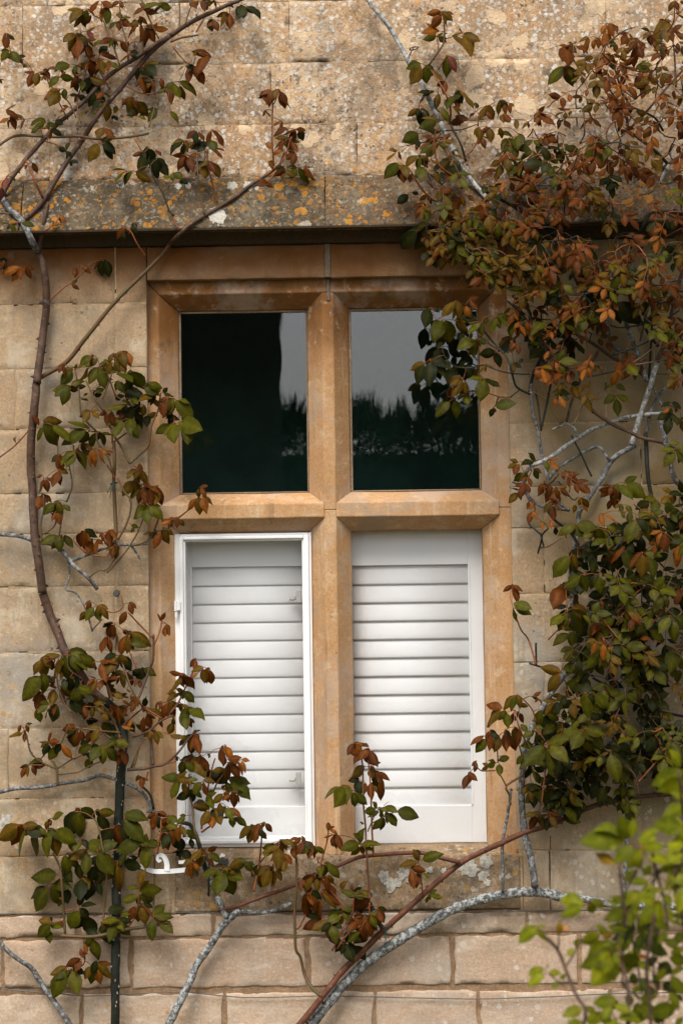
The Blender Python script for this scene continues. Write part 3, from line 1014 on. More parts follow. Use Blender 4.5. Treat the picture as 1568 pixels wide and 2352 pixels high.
# ------------------------------------------------------------------ plants
TILES = {'U': (0, 0, 1), 'A1': (0, 0), 'A2': (392.1, 0), 'A3': (0, 294), 'A4': (392.1, 294), 'B1': (86.1, 792.3), 'B2': (86.1, 1067.9), 'C1': (0, 1361.9), 'C2': (172.2, 1492.8),
         'D1': (0, 1665), 'D2': (0, 1959), 'E1': (287.1, 1763.8), 'E2': (516.7, 1883.2), 'E3': (689, 1665), 'F1': (1175.9, 1837.3), 'F2': (1175.9, 2057.8), 'G': (918.6, 660.3),
         'H1': (861.2, 0), 'H2': (861.2, 294), 'I1': (1175.9, 0), 'I3': (1175.9, 587.9), 'I4': (1175.9, 881.9), 'I5': (1175.9, 1175.9), 'J': (1062.2, 1469.8, .3226), 'Z3': (0, 588, .5), 'Z8': (784, 1764, .5)}
TRACE = r"""
%L
=cane
@U .035
S dk 10 11: 264,2380 265,2300 266,2200 268,2050 273,1900 277,1790 281,1740
S dk 9 10: 281,1745 286,1690 270,1640 240,1608
S br 9.5 10: 250,1616 217,1592 185,1547 153,1502 135,1454 115,1407 99,1362
S br 10 9.5: 99,1362 88,1290 80,1230 76,1150 72,1080 73,1000 80,940 85,880
S br 9.5 8: 85,880 95,800 102,740 107,690 104,640 97,600 87,578
S gr 8 7: 87,581 75,554 52,509 22,479 2,451 -15,430
S br 5.5 5: 5,452 25,414 50,379 62,361 100,321 130,288 165,258 200,225 237,188 275,155 325,125 375,90
S br 5 4: 90,578 102,506 110,467
S br 6 6: 52,506 75,489 100,459 117,434 140,394 170,349 197,309 210,290 250,233 287,192 325,145 350,117 392,82
S br 6 4.5: 392,82 425,60 492,25 547,2 580,-18
S gn 3.5 3: -10,340 20,319 50,311 130,315 180,313 225,319 300,314 343,306
S gn 5.5 4.5: 90,870 150,833 200,773 265,693 320,638 370,588 392,557
S br 4.8 3.5: 392,557 417,532 475,492 527,462 577,424 612,402 642,377 655,354
S gn 4.5 4: 263,1248 267,1222 264,1168 262,1105 263,1068 262,1012
=shoot
@A1 .07
S gn 2.2 1.6: 1100,600 1050,450 990,300 950,190 860,140
S gn 2.2 1.6: 1180,560 1160,370 1120,230 1100,60
S gn 2.2 1.6: 1320,490 1310,380 1330,250
S gn 2 1.6: 1460,360 1400,230 1340,100 1290,-20
S gn 2 1.4: 1330,90 1310,0
S og 2 1.4: 1010,820 920,660 890,570
S gn 2 1.3: 740,1170 715,1000 720,880 780,720 790,620
S gn 1.8 1.3: 700,1080 640,950 560,860 460,780 430,700
S og 1.8 1.3: 600,1050 540,930
S og 1.8 1.4: 1160,790 1290,850 1420,860 1500,800
S gn 1.8 1.4: 1370,1170 1420,980 1425,850
L m: 745,90,665,190 750,100,695,225 685,305,600,375 690,330,645,450 760,320,700,500 350,665,330,770 345,690,365,740 930,550,950,660 830,705,950,760 540,830,470,950 1185,890,1190,1000 1270,930,1340,1045 1000,960,980,1090 1230,185,1230,280 1100,110,1110,165
L g: 800,85,790,180 1000,80,985,200 1080,200,1010,260 1120,165,1195,165 1470,40,1350,70 1470,60,1555,70 740,310,780,410 960,375,870,430 1045,370,1010,425 640,590,525,630 700,600,690,680 540,700,470,785 560,705,660,720 1000,560,1075,620 760,740,755,810 590,815,600,900 1530,800,1465,850 960,950,930,985 1070,970,1060,1030 800,1020,740,1070 820,1025,880,1060 1440,1010,1375,1100 1170,1060,1240,1065 1280,1070,1330,1095 75,470,25,545 100,470,165,560 385,1100,300,1150 410,1130,330,1175 440,1130,510,1160
L r: 840,140,775,215 910,10,840,105 940,15,1020,60 1095,10,1030,60 1110,20,1145,65 1110,180,1190,235 1290,150,1345,210 1280,220,1200,330 1310,240,1290,360 1350,250,1330,400 1370,270,1415,370 1330,70,1245,125 1330,90,1435,120 720,350,715,510 795,360,870,365 810,370,860,425 800,400,835,540 1030,350,935,400 1060,365,1115,380 1110,385,1165,470 1180,420,1240,390 1230,480,1130,550 520,620,455,630 560,640,605,690 440,640,375,680 440,650,455,720 310,665,270,775 400,690,420,730 790,590,750,640 860,550,840,680 900,560,880,670 1040,590,960,655 830,540,930,545 930,500,1060,540 930,495,1020,530 720,690,660,790 690,690,755,680 620,980,565,1030 1320,700,1260,780 1330,700,1360,850 1300,710,1320,835 1390,740,1415,830 1480,720,1490,800 1530,810,1555,870 1170,900,1130,960 1210,890,1250,980 960,850,900,900 60,340,50,430 60,510,100,545 170,520,205,580 0,720,40,735 60,1015,150,1090 110,1060,140,1170 90,1090,85,1160 220,1100,200,1170
L o: 930,60,935,185 1340,240,1450,250 1420,270,1525,268 800,580,790,640 530,810,430,900 90,1080,0,1125
L p: 800,285,855,345 45,310,70,420
L d: 1200,480,1260,530 700,740,715,830 830,710,825,860 850,740,895,870 550,870,510,945 640,870,715,880 735,870,790,935 1270,620,1260,720 1300,620,1360,720 1330,600,1415,680 1190,960,1210,1060 1040,1060,1080,1100 880,860,830,960 920,920,860,990 510,1110,570,1140
@A2 .07
S gn 2.2 1.6: 80,280 85,120 80,0 78,-40
S gn 2 1.5: 135,230 160,130 190,50
S og 1.8 1.3: 20,430 75,500 150,580
S gn 3 2.6: 0,385 100,345 250,322
S og 2 1.5: 300,180 230,300
S og 2.2 1.5: 930,1180 935,1000 935,950 920,860
S og 1.3 1: 945,960 1000,835
L d: 640,50,610,130 700,60,640,150 700,70,800,160 360,180,380,270 300,0,330,80 540,10,600,20
L m: 490,110,465,230 230,480,215,510 85,790,125,895 340,0,360,50
L r: 540,130,545,240 400,190,430,270 250,480,355,520 340,510,270,650 180,610,165,740 240,630,295,750 210,600,240,700 10,800,5,930 290,0,310,90 400,0,420,60 180,20,230,70 880,840,900,960 920,830,915,930 1000,830,1080,965 1010,840,1045,970
L o: 150,590,235,540 220,70,250,10 870,1010,910,1060 1010,1110,945,1160
L g: 20,755,75,880 75,750,205,855 0,1020,55,1105
@A3 .1
S og 3 2: 400,650 330,500 280,380 240,290
S og 1.8 1.2: 1240,100 1300,210
S dk 2.2 1.8: 1600,800 1560,770 1500,610 1420,470 1380,350
S og 2 1.4: 1340,1180 1260,1060 1210,960 1160,920
S og 2 1.4: 410,950 500,880 560,800
S gn 2.5 2.5: 100,790 0,780 -40,780
S og 2 1.4: 410,120 520,150
S og 2 1.4: 180,860 80,890
L p: 60,450,40,540 20,540,10,650
L d: 470,10,555,60 940,130,1040,220 950,150,1020,265 540,180,600,210 610,210,650,260 640,130,620,190 650,300,710,320 1350,170,1290,390 1370,190,1400,300 1440,290,1450,440 1450,290,1530,420 1130,940,1145,1010 1210,900,1250,955 1240,870,1210,910
L g: 350,0,300,40 200,870,300,900 100,890,140,945 80,880,20,880 1160,400,1080,480 1220,400,1160,510 1490,450,1568,460
L m: 900,150,830,285 1250,400,1360,480
L r: 370,10,440,5 960,0,1030,80 890,20,900,80 250,290,215,350 300,320,340,395 250,340,235,375 1310,220,1235,250 1430,200,1470,250 1140,910,1085,1000 1140,900,1175,920
L o: 550,800,600,855 480,890,550,880
@A4 .1
S gn 2.4 1.8: 310,790 270,600 250,430 240,250
S og 2.2 1.6: 430,690 390,530 350,380 330,200
S og 2.2 1.6: 950,350 935,200 930,100 930,0
S og 2.2 1.6: 870,440 1000,330 1060,230 1110,80
S og 2.2 1.6: 880,500 960,420 1050,260
S og 2 1.4: 960,420 1060,390
S og 2.2 1.8: 90,930 50,890 0,770
L d: 230,30,240,130 110,120,20,225 130,130,110,250 200,180,330,150 320,190,260,215 100,470,150,510 1180,20,1210,100
L r: 260,30,300,110 370,20,335,130 400,25,475,150 410,190,460,265 130,255,80,370 140,260,160,390 170,260,200,380 350,300,400,390 1060,10,965,70 1160,10,1060,55 1140,15,1110,120 1160,5,1225,20 1060,100,970,190 1070,100,1095,220 1030,110,1010,200 1110,130,1155,205 1120,215,1060,260 1140,230,1120,330 1220,365,1300,460 1040,390,960,430 880,520,790,525 860,500,930,540
L g: 370,110,400,205 30,410,100,460 1150,370,1110,450 1170,370,1250,490
L m: 210,140,150,205 320,320,310,440 390,320,440,435 270,380,235,430 1050,390,1130,440
L o: 1020,210,950,240 900,310,940,370 870,140,925,185
@Z3 .06
S og 1.8 1.3: 225,210 300,140 350,110 400,50
S og 1.8 1.3: -10,85 70,65 110,50
S og 2 1.4: 0,925 70,870 140,790 155,740
L r: 350,50,345,90 370,40,410,75 320,130,300,140 330,130,360,150 110,50,100,100 120,50,140,95 20,20,0,60 150,730,175,770
L d: 465,20,470,80 490,20,500,85 0,20,30,60
L o: 90,50,20,80 70,850,75,830
@B1 .08
S gn 2.4 1.8: 540,790 440,690 400,610 380,400 350,230
S gn 2.8 1.6: 850,1090 780,950 700,830 640,680 600,600 530,500 450,330
S gn 2.8 1.8: 850,1090 950,1000 1020,920 1050,740 1110,590 1130,440
S gn 2 1.5: 720,470 660,310 620,200
S gn 2 1.5: 600,500 660,340 690,250
S gn 2.2 1.6: 690,1160 650,1030 560,900 540,800
S gn 2 1.8: 830,800 720,880
S og 2 1.6: 690,900 680,760
L g: 490,95,410,180 555,130,460,190 320,240,235,345 560,205,490,330 570,230,620,380 650,150,600,160 580,170,630,210 740,260,850,330 870,240,970,385 745,335,790,425 300,380,185,455 280,390,240,525 310,370,410,340 530,430,600,410 800,560,690,580 620,590,690,600 780,510,860,550 860,490,915,535 980,390,1090,450 1020,350,1125,390 1110,440,1130,390 1270,510,1405,665 1290,510,1390,545 1220,730,1110,800 1260,730,1260,875 1300,710,1480,770 1370,740,1380,885 770,700,720,825 850,680,850,800 880,770,925,840 60,720,165,890 150,740,270,860 450,780,265,895 470,800,400,880 50,760,10,860 560,810,500,920 580,810,610,905 590,805,670,825 380,960,430,1110 340,980,280,1100 350,970,245,1080
L r: 240,180,255,270 1150,520,1165,640 640,620,640,720 680,610,700,720 760,600,770,680 640,970,680,990 200,1020,200,1140 190,1020,230,1130 940,1085,955,1170
L m: 350,220,420,190 470,220,410,300 690,80,665,160 690,160,640,250 740,90,720,160 780,65,810,185 720,140,755,240 760,150,800,245 1060,460,950,510 1070,490,1100,555 1190,490,1190,610 1230,500,1230,610 480,610,430,700 500,610,560,670 980,550,970,640 420,895,500,960
L o: 830,70,855,180 520,960,530,1090 560,960,610,1065 480,980,490,1100
L d: 850,260,850,370 590,370,680,330 300,410,350,430 350,385,430,380 430,460,460,450 410,500,460,510 520,460,580,455 850,390,950,460 800,430,930,470 1160,440,1235,470 1180,650,1280,680 1240,640,1210,715 820,560,800,680 860,560,850,680 960,650,960,750 1010,650,1010,740 720,480,790,470 940,560,870,470 900,600,940,690 780,620,830,720
@B2 .07
S gn 2.6 2: 740,690 800,580 850,450 855,320 800,250 740,120
S gn 2.2 1.6: 640,990 760,860 850,740 930,600 980,470
S gn 2.6 2: 860,745 1020,690 1090,560 1120,470
S gn 2 1.6: 1060,620 1150,600 1260,550
S og 2 1.4: 1300,480 1400,400 1470,320
S gn 2 1.6: 470,1035 560,970 640,960 720,850
S gn 2 1.6: 50,640 150,570 170,500 120,430
S gn 2.4 1.8: 45,710 30,550 60,400 60,280
S gn 2.2 1.6: 270,340 320,180 290,0
S gn 2 1.6: 200,640 230,480 240,430
S og 2.2 1.6: 450,810 370,740 330,690
S og 2 1.6: 520,830 640,840 670,780
S og 2 1.6: 650,740 620,680
S og 2 1.6: 1010,340 1040,220 960,60 880,0
S gn 2 1.6: 1110,490 1010,340
S og 2 1.4: 640,0 720,130
L r: 200,50,150,175 190,55,210,165 60,130,30,230 80,130,95,230 50,90,0,110 30,280,10,390 50,280,60,380 170,430,140,500 190,430,200,530 960,170,1050,205 960,210,930,340 980,220,990,340 1030,220,1050,350 1110,205,1140,345 940,355,1000,370 400,620,395,730 430,610,440,750 440,620,480,690 500,690,470,800 540,700,540,800 610,630,600,690 650,610,665,730 670,605,720,670 700,745,690,840 1130,620,1080,745 1250,490,1235,545 1290,490,1280,565 1500,210,1540,290
L g: 160,350,80,440 200,340,210,450 250,365,295,415 950,195,870,295 1000,380,910,475 1010,390,1015,520 1030,380,1130,480 200,650,60,715 210,660,200,775 260,650,315,740 860,550,920,570 890,575,865,615
L m: 880,70,830,125 910,50,930,155 960,50,1000,160 880,145,800,260 1080,210,1080,340 1020,375,1115,380 720,740,640,790 730,750,725,845 1090,590,1060,665 1150,590,1200,700 1040,620,985,635 1300,500,1340,550 1480,220,1480,290 1480,290,1490,430
L o: 1220,510,1150,540 1450,310,1395,400 1520,290,1550,420
@C1 .08
S gn 2.6 1.8: 1310,1040 1220,900 1140,690 1090,500 1080,380
S og 2 1.6: 1260,700 1180,500 1190,390
S og 2.4 1.6: 1400,410 1300,310 1180,180
S br 3.2 2.6: 1210,1080 1280,950 1360,740 1410,600 1410,380
S og 2 1.5: 1420,470 1470,350 1490,230
S og 1.6 1.2: 980,170 1060,180 1130,130 1110,20
S gn 1.6 1.4: 790,250 870,200
S gn 1.6 1.4: 850,340 940,240
S og 2.4 1.6: 1010,970 970,800 940,650
S gn 2.2 1.6: 660,1100 600,1030 540,870 520,740
S gn 2 1.6: 760,790 640,700 620,580
L r: 830,80,810,160 1160,170,1110,270 1190,95,1215,180 1030,290,1000,400 1050,290,1045,400 970,410,940,525 1000,420,1020,530 1130,340,1180,380 1160,390,1120,545 1530,285,1520,380 1540,290,1555,375 1480,250,1515,190 1010,660,1040,730 1180,740,1210,830 1100,770,1075,830 480,600,440,640 460,600,480,690 870,640,875,700 920,630,895,640 930,640,970,790 960,650,1000,730 490,770,480,850 870,790,810,840 940,800,920,880 960,800,1070,790 370,930,345,1060 400,930,390,1060 770,1050,800,1130 1000,880,1060,890 1250,800,1240,850 1280,800,1290,860
L g: 860,130,800,235 890,130,915,235 1210,470,1330,490 1320,690,1415,750 620,565,640,765 660,570,720,700 690,570,780,690 740,570,860,670 370,765,245,950 390,780,410,880 700,870,670,930 740,860,830,910 770,915,665,960 440,1030,360,1090 350,1080,370,1170 470,1040,430,1130 520,1020,490,1155 930,1010,840,1050
L m: 930,130,985,225 790,170,740,240 1180,400,1170,530 1210,360,1360,470 1060,590,1000,720 1080,590,1070,690 1130,740,1140,850 380,620,325,730 400,620,400,760 540,600,500,770 570,580,555,680 560,720,560,780 500,890,480,1010 560,880,600,1010 890,800,850,890 850,1050,850,1130 890,1050,950,1100 1020,940,1110,930 1160,880,1200,910
L d: 1110,575,1190,690 1260,710,1280,790 1230,715,1310,720 660,960,700,1080 720,950,740,1090 1120,950,1180,960 640,780,650,880 700,760,720,860 590,790,600,880
L o: 510,880,450,960 1200,950,1270,1010
@C2 .09
S br 2.6 2: 530,800 690,740 780,660 900,600
S og 2.4 1.6: 820,640 940,500 1000,380 1060,260 1110,130
S og 1.6 1.2: 1060,270 1140,200
S br 3.6 3: 720,1060 700,840 690,740
S br 3.6 2: 480,1100 650,1090 720,1070 820,1050 940,950 1020,850 1100,750
S gn 2.6 2.6: 540,1070 590,900
S gn 2.2 1.8: 0,1000 180,890 300,880 420,960
S og 2 1.6: 650,540 800,630
S og 2 1.5: 820,1050 930,1025
S gn 2.6 2: 480,1000 400,760 340,620 250,500
S gn 2.6 2: 420,760 200,740 60,720
S og 2.4 1.6: 440,700 500,640 640,520
S gn 2.4 2: 480,900 300,790 230,720
S gn 2.4 1.8: 350,470 310,350 250,200
L r: 1110,90,1100,180 1210,170,1210,285 1240,185,1250,290 960,235,1000,340 990,240,1080,340 1040,640,1070,700 750,490,745,540 800,490,780,540 850,490,820,600 880,490,900,610 770,640,800,700 1110,790,1140,930 1110,770,1140,810 1090,780,1110,740 1160,980,1220,1090 1240,960,1230,990 1360,900,1360,1040 1400,1000,1510,990 1440,1040,1500,1160 1400,1050,1400,1170 110,500,90,620 420,920,400,1040 450,920,470,1040 150,740,120,840 20,740,20,860 60,760,70,820 540,430,570,510 500,500,450,470 620,760,630,640 480,540,440,600 560,480,520,560 330,520,350,620 300,260,380,270 660,600,690,700
L g: 1000,380,1080,465 970,500,975,560 1040,545,1165,630 990,565,1020,705 750,750,800,800 1010,1040,1110,1110 240,665,345,780 190,520,265,580 240,890,160,1000 265,890,260,1020 290,900,360,1000 380,830,480,870 360,870,430,910 160,1000,110,1070 30,340,145,390
L m: 1180,175,1190,285 970,240,890,360 980,390,900,440 920,410,855,465 990,500,1040,540 700,540,790,600 660,530,690,580 700,750,690,820 740,755,760,850 690,760,640,790 870,780,990,800 1030,810,970,870 1090,980,1180,1140 1370,1090,1280,1110 180,490,250,495 170,530,155,600 220,730,170,840 360,400,430,440 380,560,470,600 240,560,300,640
L d: 910,625,910,680 1080,800,1070,930 930,980,940,1015 980,1020,990,1120 1060,1000,980,1010 1330,1110,1260,1170 60,880,150,900 110,940,150,1000 560,680,610,740 640,520,650,450 60,500,80,560 120,640,200,650 330,680,380,760 480,660,540,740 400,860,340,800
L o: 1130,210,1080,250 1390,890,1450,1000 1500,1020,1530,1130 1530,1020,1560,1110 400,520,410,650 360,560,400,660 480,720,520,660 430,700,520,720
@D1 .08
S gn 3.4 2.6: 530,560 520,400 470,320
S gn 2.6 1.6: 520,400 400,350 290,260 250,100 220,30
S gn 2.2 1.6: 530,400 640,330 770,250 850,180
S gn 2 1.6: 540,455 720,430 800,390 940,330
S og 2.4 1.6: 1190,400 1380,395 1560,330
S gn 2.6 2.2: 1210,390 1270,210
S og 1.8 1.4: 1360,430 1340,500 1310,560
S gn 1.6 1.2: 280,980 170,940
S og 1.8 1.2: 440,1060 440,960 470,880
S gn 2.2 1.4: 960,1180 940,1120 920,1000 880,880 780,810 690,795
S gn 1.8 1.4: 560,180 640,0
S gn 1.8 1.4: 360,330 420,260 450,170
S og 1.6 1.2: 400,370 270,370
S gn 1.8 1.2: 440,1170 420,1010 280,980
S gn 1.8 1.2: 1000,1170 1140,1120
L r: 190,0,175,60 240,0,260,60 240,50,225,80 440,150,370,155 450,150,530,155 470,170,490,210 690,50,680,175 240,380,205,470 310,370,400,375 1450,800,1520,820 1430,830,1410,940 1540,840,1500,900 1500,990,1540,1120 1300,500,1300,570
L m: 210,70,110,105 720,60,690,170 260,380,255,460 170,930,5,1030 200,930,325,920 490,970,520,1165 440,880,430,950
L g: 530,200,465,300 260,370,330,350 310,320,380,330 840,180,745,245 480,860,570,820 740,795,740,985 930,800,1035,810 230,960,190,1165 350,1000,340,1170 440,980,440,1170 520,960,670,1060 630,1070,690,1150 740,1065,690,1150 780,1110,960,1120 1150,860,1290,1040 1300,1070,1110,1150 1340,1110,1455,1090 370,950,420,1000 1440,80,1490,115 1430,90,1445,160
L d: 440,170,405,260 450,180,450,250 690,790,640,990 700,900,680,970 900,830,990,945 880,790,910,830 1040,950,920,1090 1120,920,1160,1060 1300,1110,1330,1175 1450,840,1470,930
L o: 570,190,650,290 740,50,760,140 1280,470,1330,530 1400,90,1430,130
@D2 .07
S gn 3 2.2: 600,740 590,560 570,300 550,130 490,0
S gn 4 4: 560,760 800,770 920,760 1090,720 1180,700 1350,675 1568,640
S gn 2.4 1.8: 940,680 960,500 980,250 990,100
S gn 2.4 2: 1410,590 1420,200 1420,0
S og 2 1.4: 770,790 780,930 770,1020 690,1080
S og 1.6 1.2: 1270,470 1285,280
S og 1.6 1.2: 590,620 480,640
S og 1.6 1.2: 600,540 690,510
S og 1.6 1.2: 1180,680 1240,600
L g: 600,20,620,170 640,10,700,120 800,0,790,165 900,0,1015,165 1150,10,1110,100 1330,10,1345,120 525,200,335,225 480,290,570,440 500,280,630,310 440,320,350,500 720,530,660,665 940,640,1070,625 1050,660,1010,790 1080,640,1175,735 860,790,900,950 570,690,480,650 460,660,370,750 450,705,460,810 1280,310,1190,330 1285,340,1455,335 1270,395,1145,440 1280,390,1390,430 1420,580,1560,590 1400,610,1400,775 1470,620,1568,720 1120,560,1190,565 640,1080,530,1150 870,1040,840,1175 600,1085,512,1290 670,1085,710,1260
L m: 1080,110,1085,315 1270,290,1330,170 1260,490,1270,610 1300,490,1330,630 840,1040,790,1140 900,1010,1010,1130
L r: 1240,490,1200,600 1330,490,1390,570 760,960,745,890 750,990,700,1080 740,970,630,1030
L o: 800,920,780,850 890,1040,920,1175
L d: 1140,90,1270,120 720,100,740,220 930,90,900,270 600,150,660,250 860,120,840,240 750,240,740,400 830,240,800,400 900,270,930,370 420,310,310,400 600,320,620,440 570,440,540,480 740,490,860,480 790,580,860,730 800,680,880,760 470,640,470,595 920,740,1060,830 990,530,1120,510 920,1770,1000,1900
%G1
=wood
@U .03
S gr 5 4.5: -20,1226 45,1232 86,1245 114,1248 137,1261 158,1285 172,1301 201,1325 224,1353
S gr 3.8 3.4: 165,1286 206,1273 248,1258 266,1253 300,1252 340,1248
S gr 2.6 2: 158,1288 158,1328 150,1354 175,1361 195,1396 212,1451
S gr 3 2.5: 302,1255 321,1283
%G2
=wood
@U .03
S gr 4.5 4.5: -20,1824 37,1812 95,1808 140,1801 195,1792 230,1780 265,1790
S gr 4.5 3.5: 288,1797 320,1815 342,1842 350,1862
S gr 3.8 3.5: 336,1864 352,1864 382,1876
S dk 3 2.6: 325,1805 345,1825 352,1858
%G3
=wood
@U .03
S gr 4.5 7: -15,2140 12,2178 45,2205 75,2225 100,2265 125,2300 155,2345 180,2385
%M
=cane
@U .04
S wl 9 8: 372,2395 388,2352 430,2269 450,2219 485,2169 515,2124 550,2089
S wl 7.5 6: 522,2110 505,2074 488,2034 476,2008
S wl 5.5 5: 555,2096 615,2094 670,2076
S dk 5.5 4.5: 476,2010 464,1970 458,1944 450,1915 437,1893 418,1889
=shoot
@E1 .09
S gn 3 1.8: 690,700 640,570 620,350 590,240 590,60
S og 2.4 1.8: 700,590 860,480 930,450 1000,430
S og 2.4 1.6: 700,560 740,400 760,200 800,0 830,-90
S og 2 1.6: 780,300 840,150 900,60
S og 2 1.6: 300,790 330,600 340,470 400,460
S dk 2.4 2: 770,1175 770,1000 770,880 740,780
S og 1.8 1.4: 620,370 690,290
L d: 560,0,500,20 600,230,495,275 790,30,915,120 670,290,720,360 640,370,730,360 310,440,310,540 410,600,360,720 510,640,510,750 600,650,620,725 500,740,450,800 520,760,600,830 640,920,660,990 30,860,120,920 200,700,305,710
L g: 500,110,440,255 580,110,655,110 700,130,640,220 620,200,690,260 920,140,1010,220 970,120,1120,265 750,260,800,360 930,370,980,470 980,440,990,530 1020,450,1100,520 1010,450,1060,505 700,350,770,380 380,450,470,490 550,450,490,505 400,520,470,550 560,570,630,640 770,780,860,855 840,940,730,990 890,960,850,1140 920,960,980,1130 930,930,1060,1010 140,700,210,700 200,720,190,890
L m: 480,90,590,150 540,130,560,240 940,0,940,100 900,240,820,310 870,320,890,440 770,390,710,510 830,390,875,500 510,540,555,610 700,740,620,830 720,750,680,900 900,930,960,930
L r: 720,130,750,240 1000,0,1040,80 890,190,960,210 990,220,1000,340 1030,230,1045,310 960,365,1050,435 330,395,380,440 290,440,255,545 740,760,750,840 620,860,560,970 770,830,810,900
L o: 960,230,905,290 800,390,800,525 450,550,440,680 480,540,490,655 610,870,615,990 630,880,680,930
%E
=cane
@U .06
S rd 7.5 6: 655,2395 690,2352 740,2290 785,2232 830,2189 884,2134 950,2074 1000,2029 1055,1984 1094,1962 1155,1934 1215,1908 1265,1894 1325,1865
S br 6 5: 1325,1865 1385,1846 1470,1829 1568,1822 1640,1816
S rd 4 5: 500,2090 517,2088 555,2078 622,2053 657,2041 692,2026 742,2003 782,1986 817,1971 842,1966 910,1960 975,1960 1020,1972 1056,1981
S dk 4.5 4: 880,2135 862,2100 850,2072
=shoot
@E1 .1
S og 2.4 1.8: 1180,1140 1230,880 1250,680 1260,510
S og 1.8 1.4: 1190,1000 1160,920
S og 1.8 1.4: 1240,870 1330,760 1420,690
S og 2 1.6: 1350,1150 1350,1060 1360,880
L m: 1150,535,1070,630 1180,560,1140,670 1440,660,1530,710 1410,740,1400,900 1440,800,1460,930 1330,930,1280,1070 1260,930,1250,1070 1370,940,1370,1070 1390,930,1430,1020 1290,930,1230,980 960,910,1060,860
L r: 1240,510,1190,600 1220,580,1190,670 1290,510,1340,575 1240,580,1290,640 1440,670,1370,760 1420,680,1430,800 1450,780,1520,870
L g: 1090,860,1160,940 1110,870,1180,890 1020,835,1100,860 1260,730,1330,725 1340,750,1290,810
@E2 .1
S gn 3.6 2.6: 897,1626 813,1560 733,1427 690,1260 650,1175 640,850 655,650 660,400 650,300 700,215
S og 2.2 1.6: 870,500 880,400 930,220 950,100
S og 1.8 1.4: 860,400 840,330
S dk 4.5 4: 1440,1000 1370,870 1330,760
S og 2.2 1.8: 980,1200 1000,1170 1070,1030 1160,900 1180,720
S og 2.2 1.6: 1110,820 1000,690 930,600 850,440
S og 2.2 1.6: 960,990 880,870 840,760 760,690
S og 2 1.6: 650,1000 680,990 740,870
S gn 2 1.6: 1300,1090 1340,1040 1400,1000
L d: 410,220,460,240 800,640,860,770 740,780,780,860 990,930,1060,985 950,1090,1060,1120 1180,660,1240,625 1240,780,1250,850 1150,1130,1180,1175
L m: 600,200,660,250 800,510,750,640 840,540,850,640 900,680,1000,790 950,940,820,1000 1050,1150,1100,1175
L r: 700,160,640,215 720,210,690,300 740,205,810,250 800,240,770,340 820,270,820,340 840,260,900,300 690,220,670,300 950,20,945,90 990,150,990,230 1030,140,1060,255 1010,180,1020,250 830,510,710,600 900,530,880,600 930,520,1000,610 940,530,940,640 880,640,1020,760 730,680,760,860 780,690,830,820 880,760,870,880 870,930,740,990 1200,930,1150,1010 1240,880,1260,1060 1280,890,1310,1000 1300,920,1340,1050 1400,830,1440,920 1230,770,1270,810 700,560,690,640 970,600,1010,680 620,250,640,340
L g: 770,250,700,300 830,250,900,290 1230,210,1090,265 1250,220,1390,225 1240,250,1170,310 1280,250,1350,280 880,410,880,505 910,410,910,500 950,400,1030,510 1060,890,950,940 940,870,1050,850 980,970,1020,1100 1080,820,1160,820 1080,850,1130,920 1240,1030,1140,1110 1340,880,1380,970 1070,650,1170,700 1200,700,1300,730 1450,650,1465,680
L o: 960,85,1020,120 750,690,800,770
@E3 .11
S rd 2.6 1.8: 640,1590 635,1540 610,1175 600,950 580,700 575,400 550,200
S og 2.4 1.6: 680,1190 670,1170 655,850 650,650 640,450 610,250
S gn 1.8 1.4: 590,760 540,660
S gn 1.6 1.2: 620,980 700,800 740,760
S gn 1.4 1: 660,900 780,840 880,795
L r: 490,170,445,260 570,260,505,345 575,165,620,200 640,235,700,360 650,370,690,470 700,460,750,590 720,530,735,665 650,530,660,660 600,530,590,620
L d: 490,180,505,280 680,440,690,540 540,510,520,600 560,520,550,630
L m: 590,380,495,465 640,410,660,480 680,540,720,620
L g: 370,570,250,670 400,575,330,725 480,620,500,730 510,630,595,715 690,775,605,800 730,800,640,840 735,760,800,790 780,750,875,795 890,790,1050,840 800,810,870,910 750,860,680,945 580,905,550,895
L p: 610,235,640,340
L o: 540,180,560,250 520,180,540,250
@Z8 .1
S og 1.6 1.3: 375,595 365,500 355,440
S og 2 1.6: -20,830 30,760 120,700 130,620
L g: 20,570,60,590 60,590,110,590 130,680,170,710 30,760,80,790 370,420,450,400 380,480,395,505 410,585,455,595 395,590,390,615
L r: 130,600,60,640 170,650,190,700 60,690,100,760 100,700,110,780 320,470,330,540 350,480,345,540
L d: 20,810,50,880 60,815,100,870 10,810,0,850 340,385,340,415
L m: 10,650,20,690 350,430,280,450
@F1 .1
S og 1.6 1.2: 330,215 250,110 270,0
S gn 2 1.6: 640,85 625,0
L m: 240,100,130,150 240,130,290,240 350,150,400,240
L r: 220,150,170,250 330,110,350,200
L g: 440,60,400,150 470,150,600,200
%R
=cane
@U .05
S wl 12 11: 690,2395 715,2352 784,2268 839,2214 909,2164 994,2114 1064,2079 1154,2054 1219,2047 1284,2059
S wl 9 7: 1284,2059 1359,2069 1429,2079 1568,2084 1650,2086
S gr 8 7: 1228,2038 1219,1974 1204,1914 1197,1839 1200,1764 1207,1700 1226,1660
S gr 6.5 7: 1226,1660 1243,1628 1262,1596 1288,1560 1313,1518 1330,1480
S gr 4 3: 1154,2050 1154,1939 1164,1879 1174,1814 1171,1840 1172,1825
S gr 5 6: 1429,2075 1437,1964 1439,1864 1434,1764 1420,1680 1400,1600
S wp 5.5 6.5: 826,-25 861,20 891,58 916,100 944,153 969,195 991,243 1011,280
S wp 6.5 5: 1011,280 1046,357 1061,387 1081,414 1101,437 1131,474 1181,544
S gr 6 6: 1376,623 1391,645 1401,670 1418,703 1436,738 1448,773 1461,805 1473,840 1483,875
S gr 5 5: 1393,723 1393,748 1401,783 1416,803 1441,810
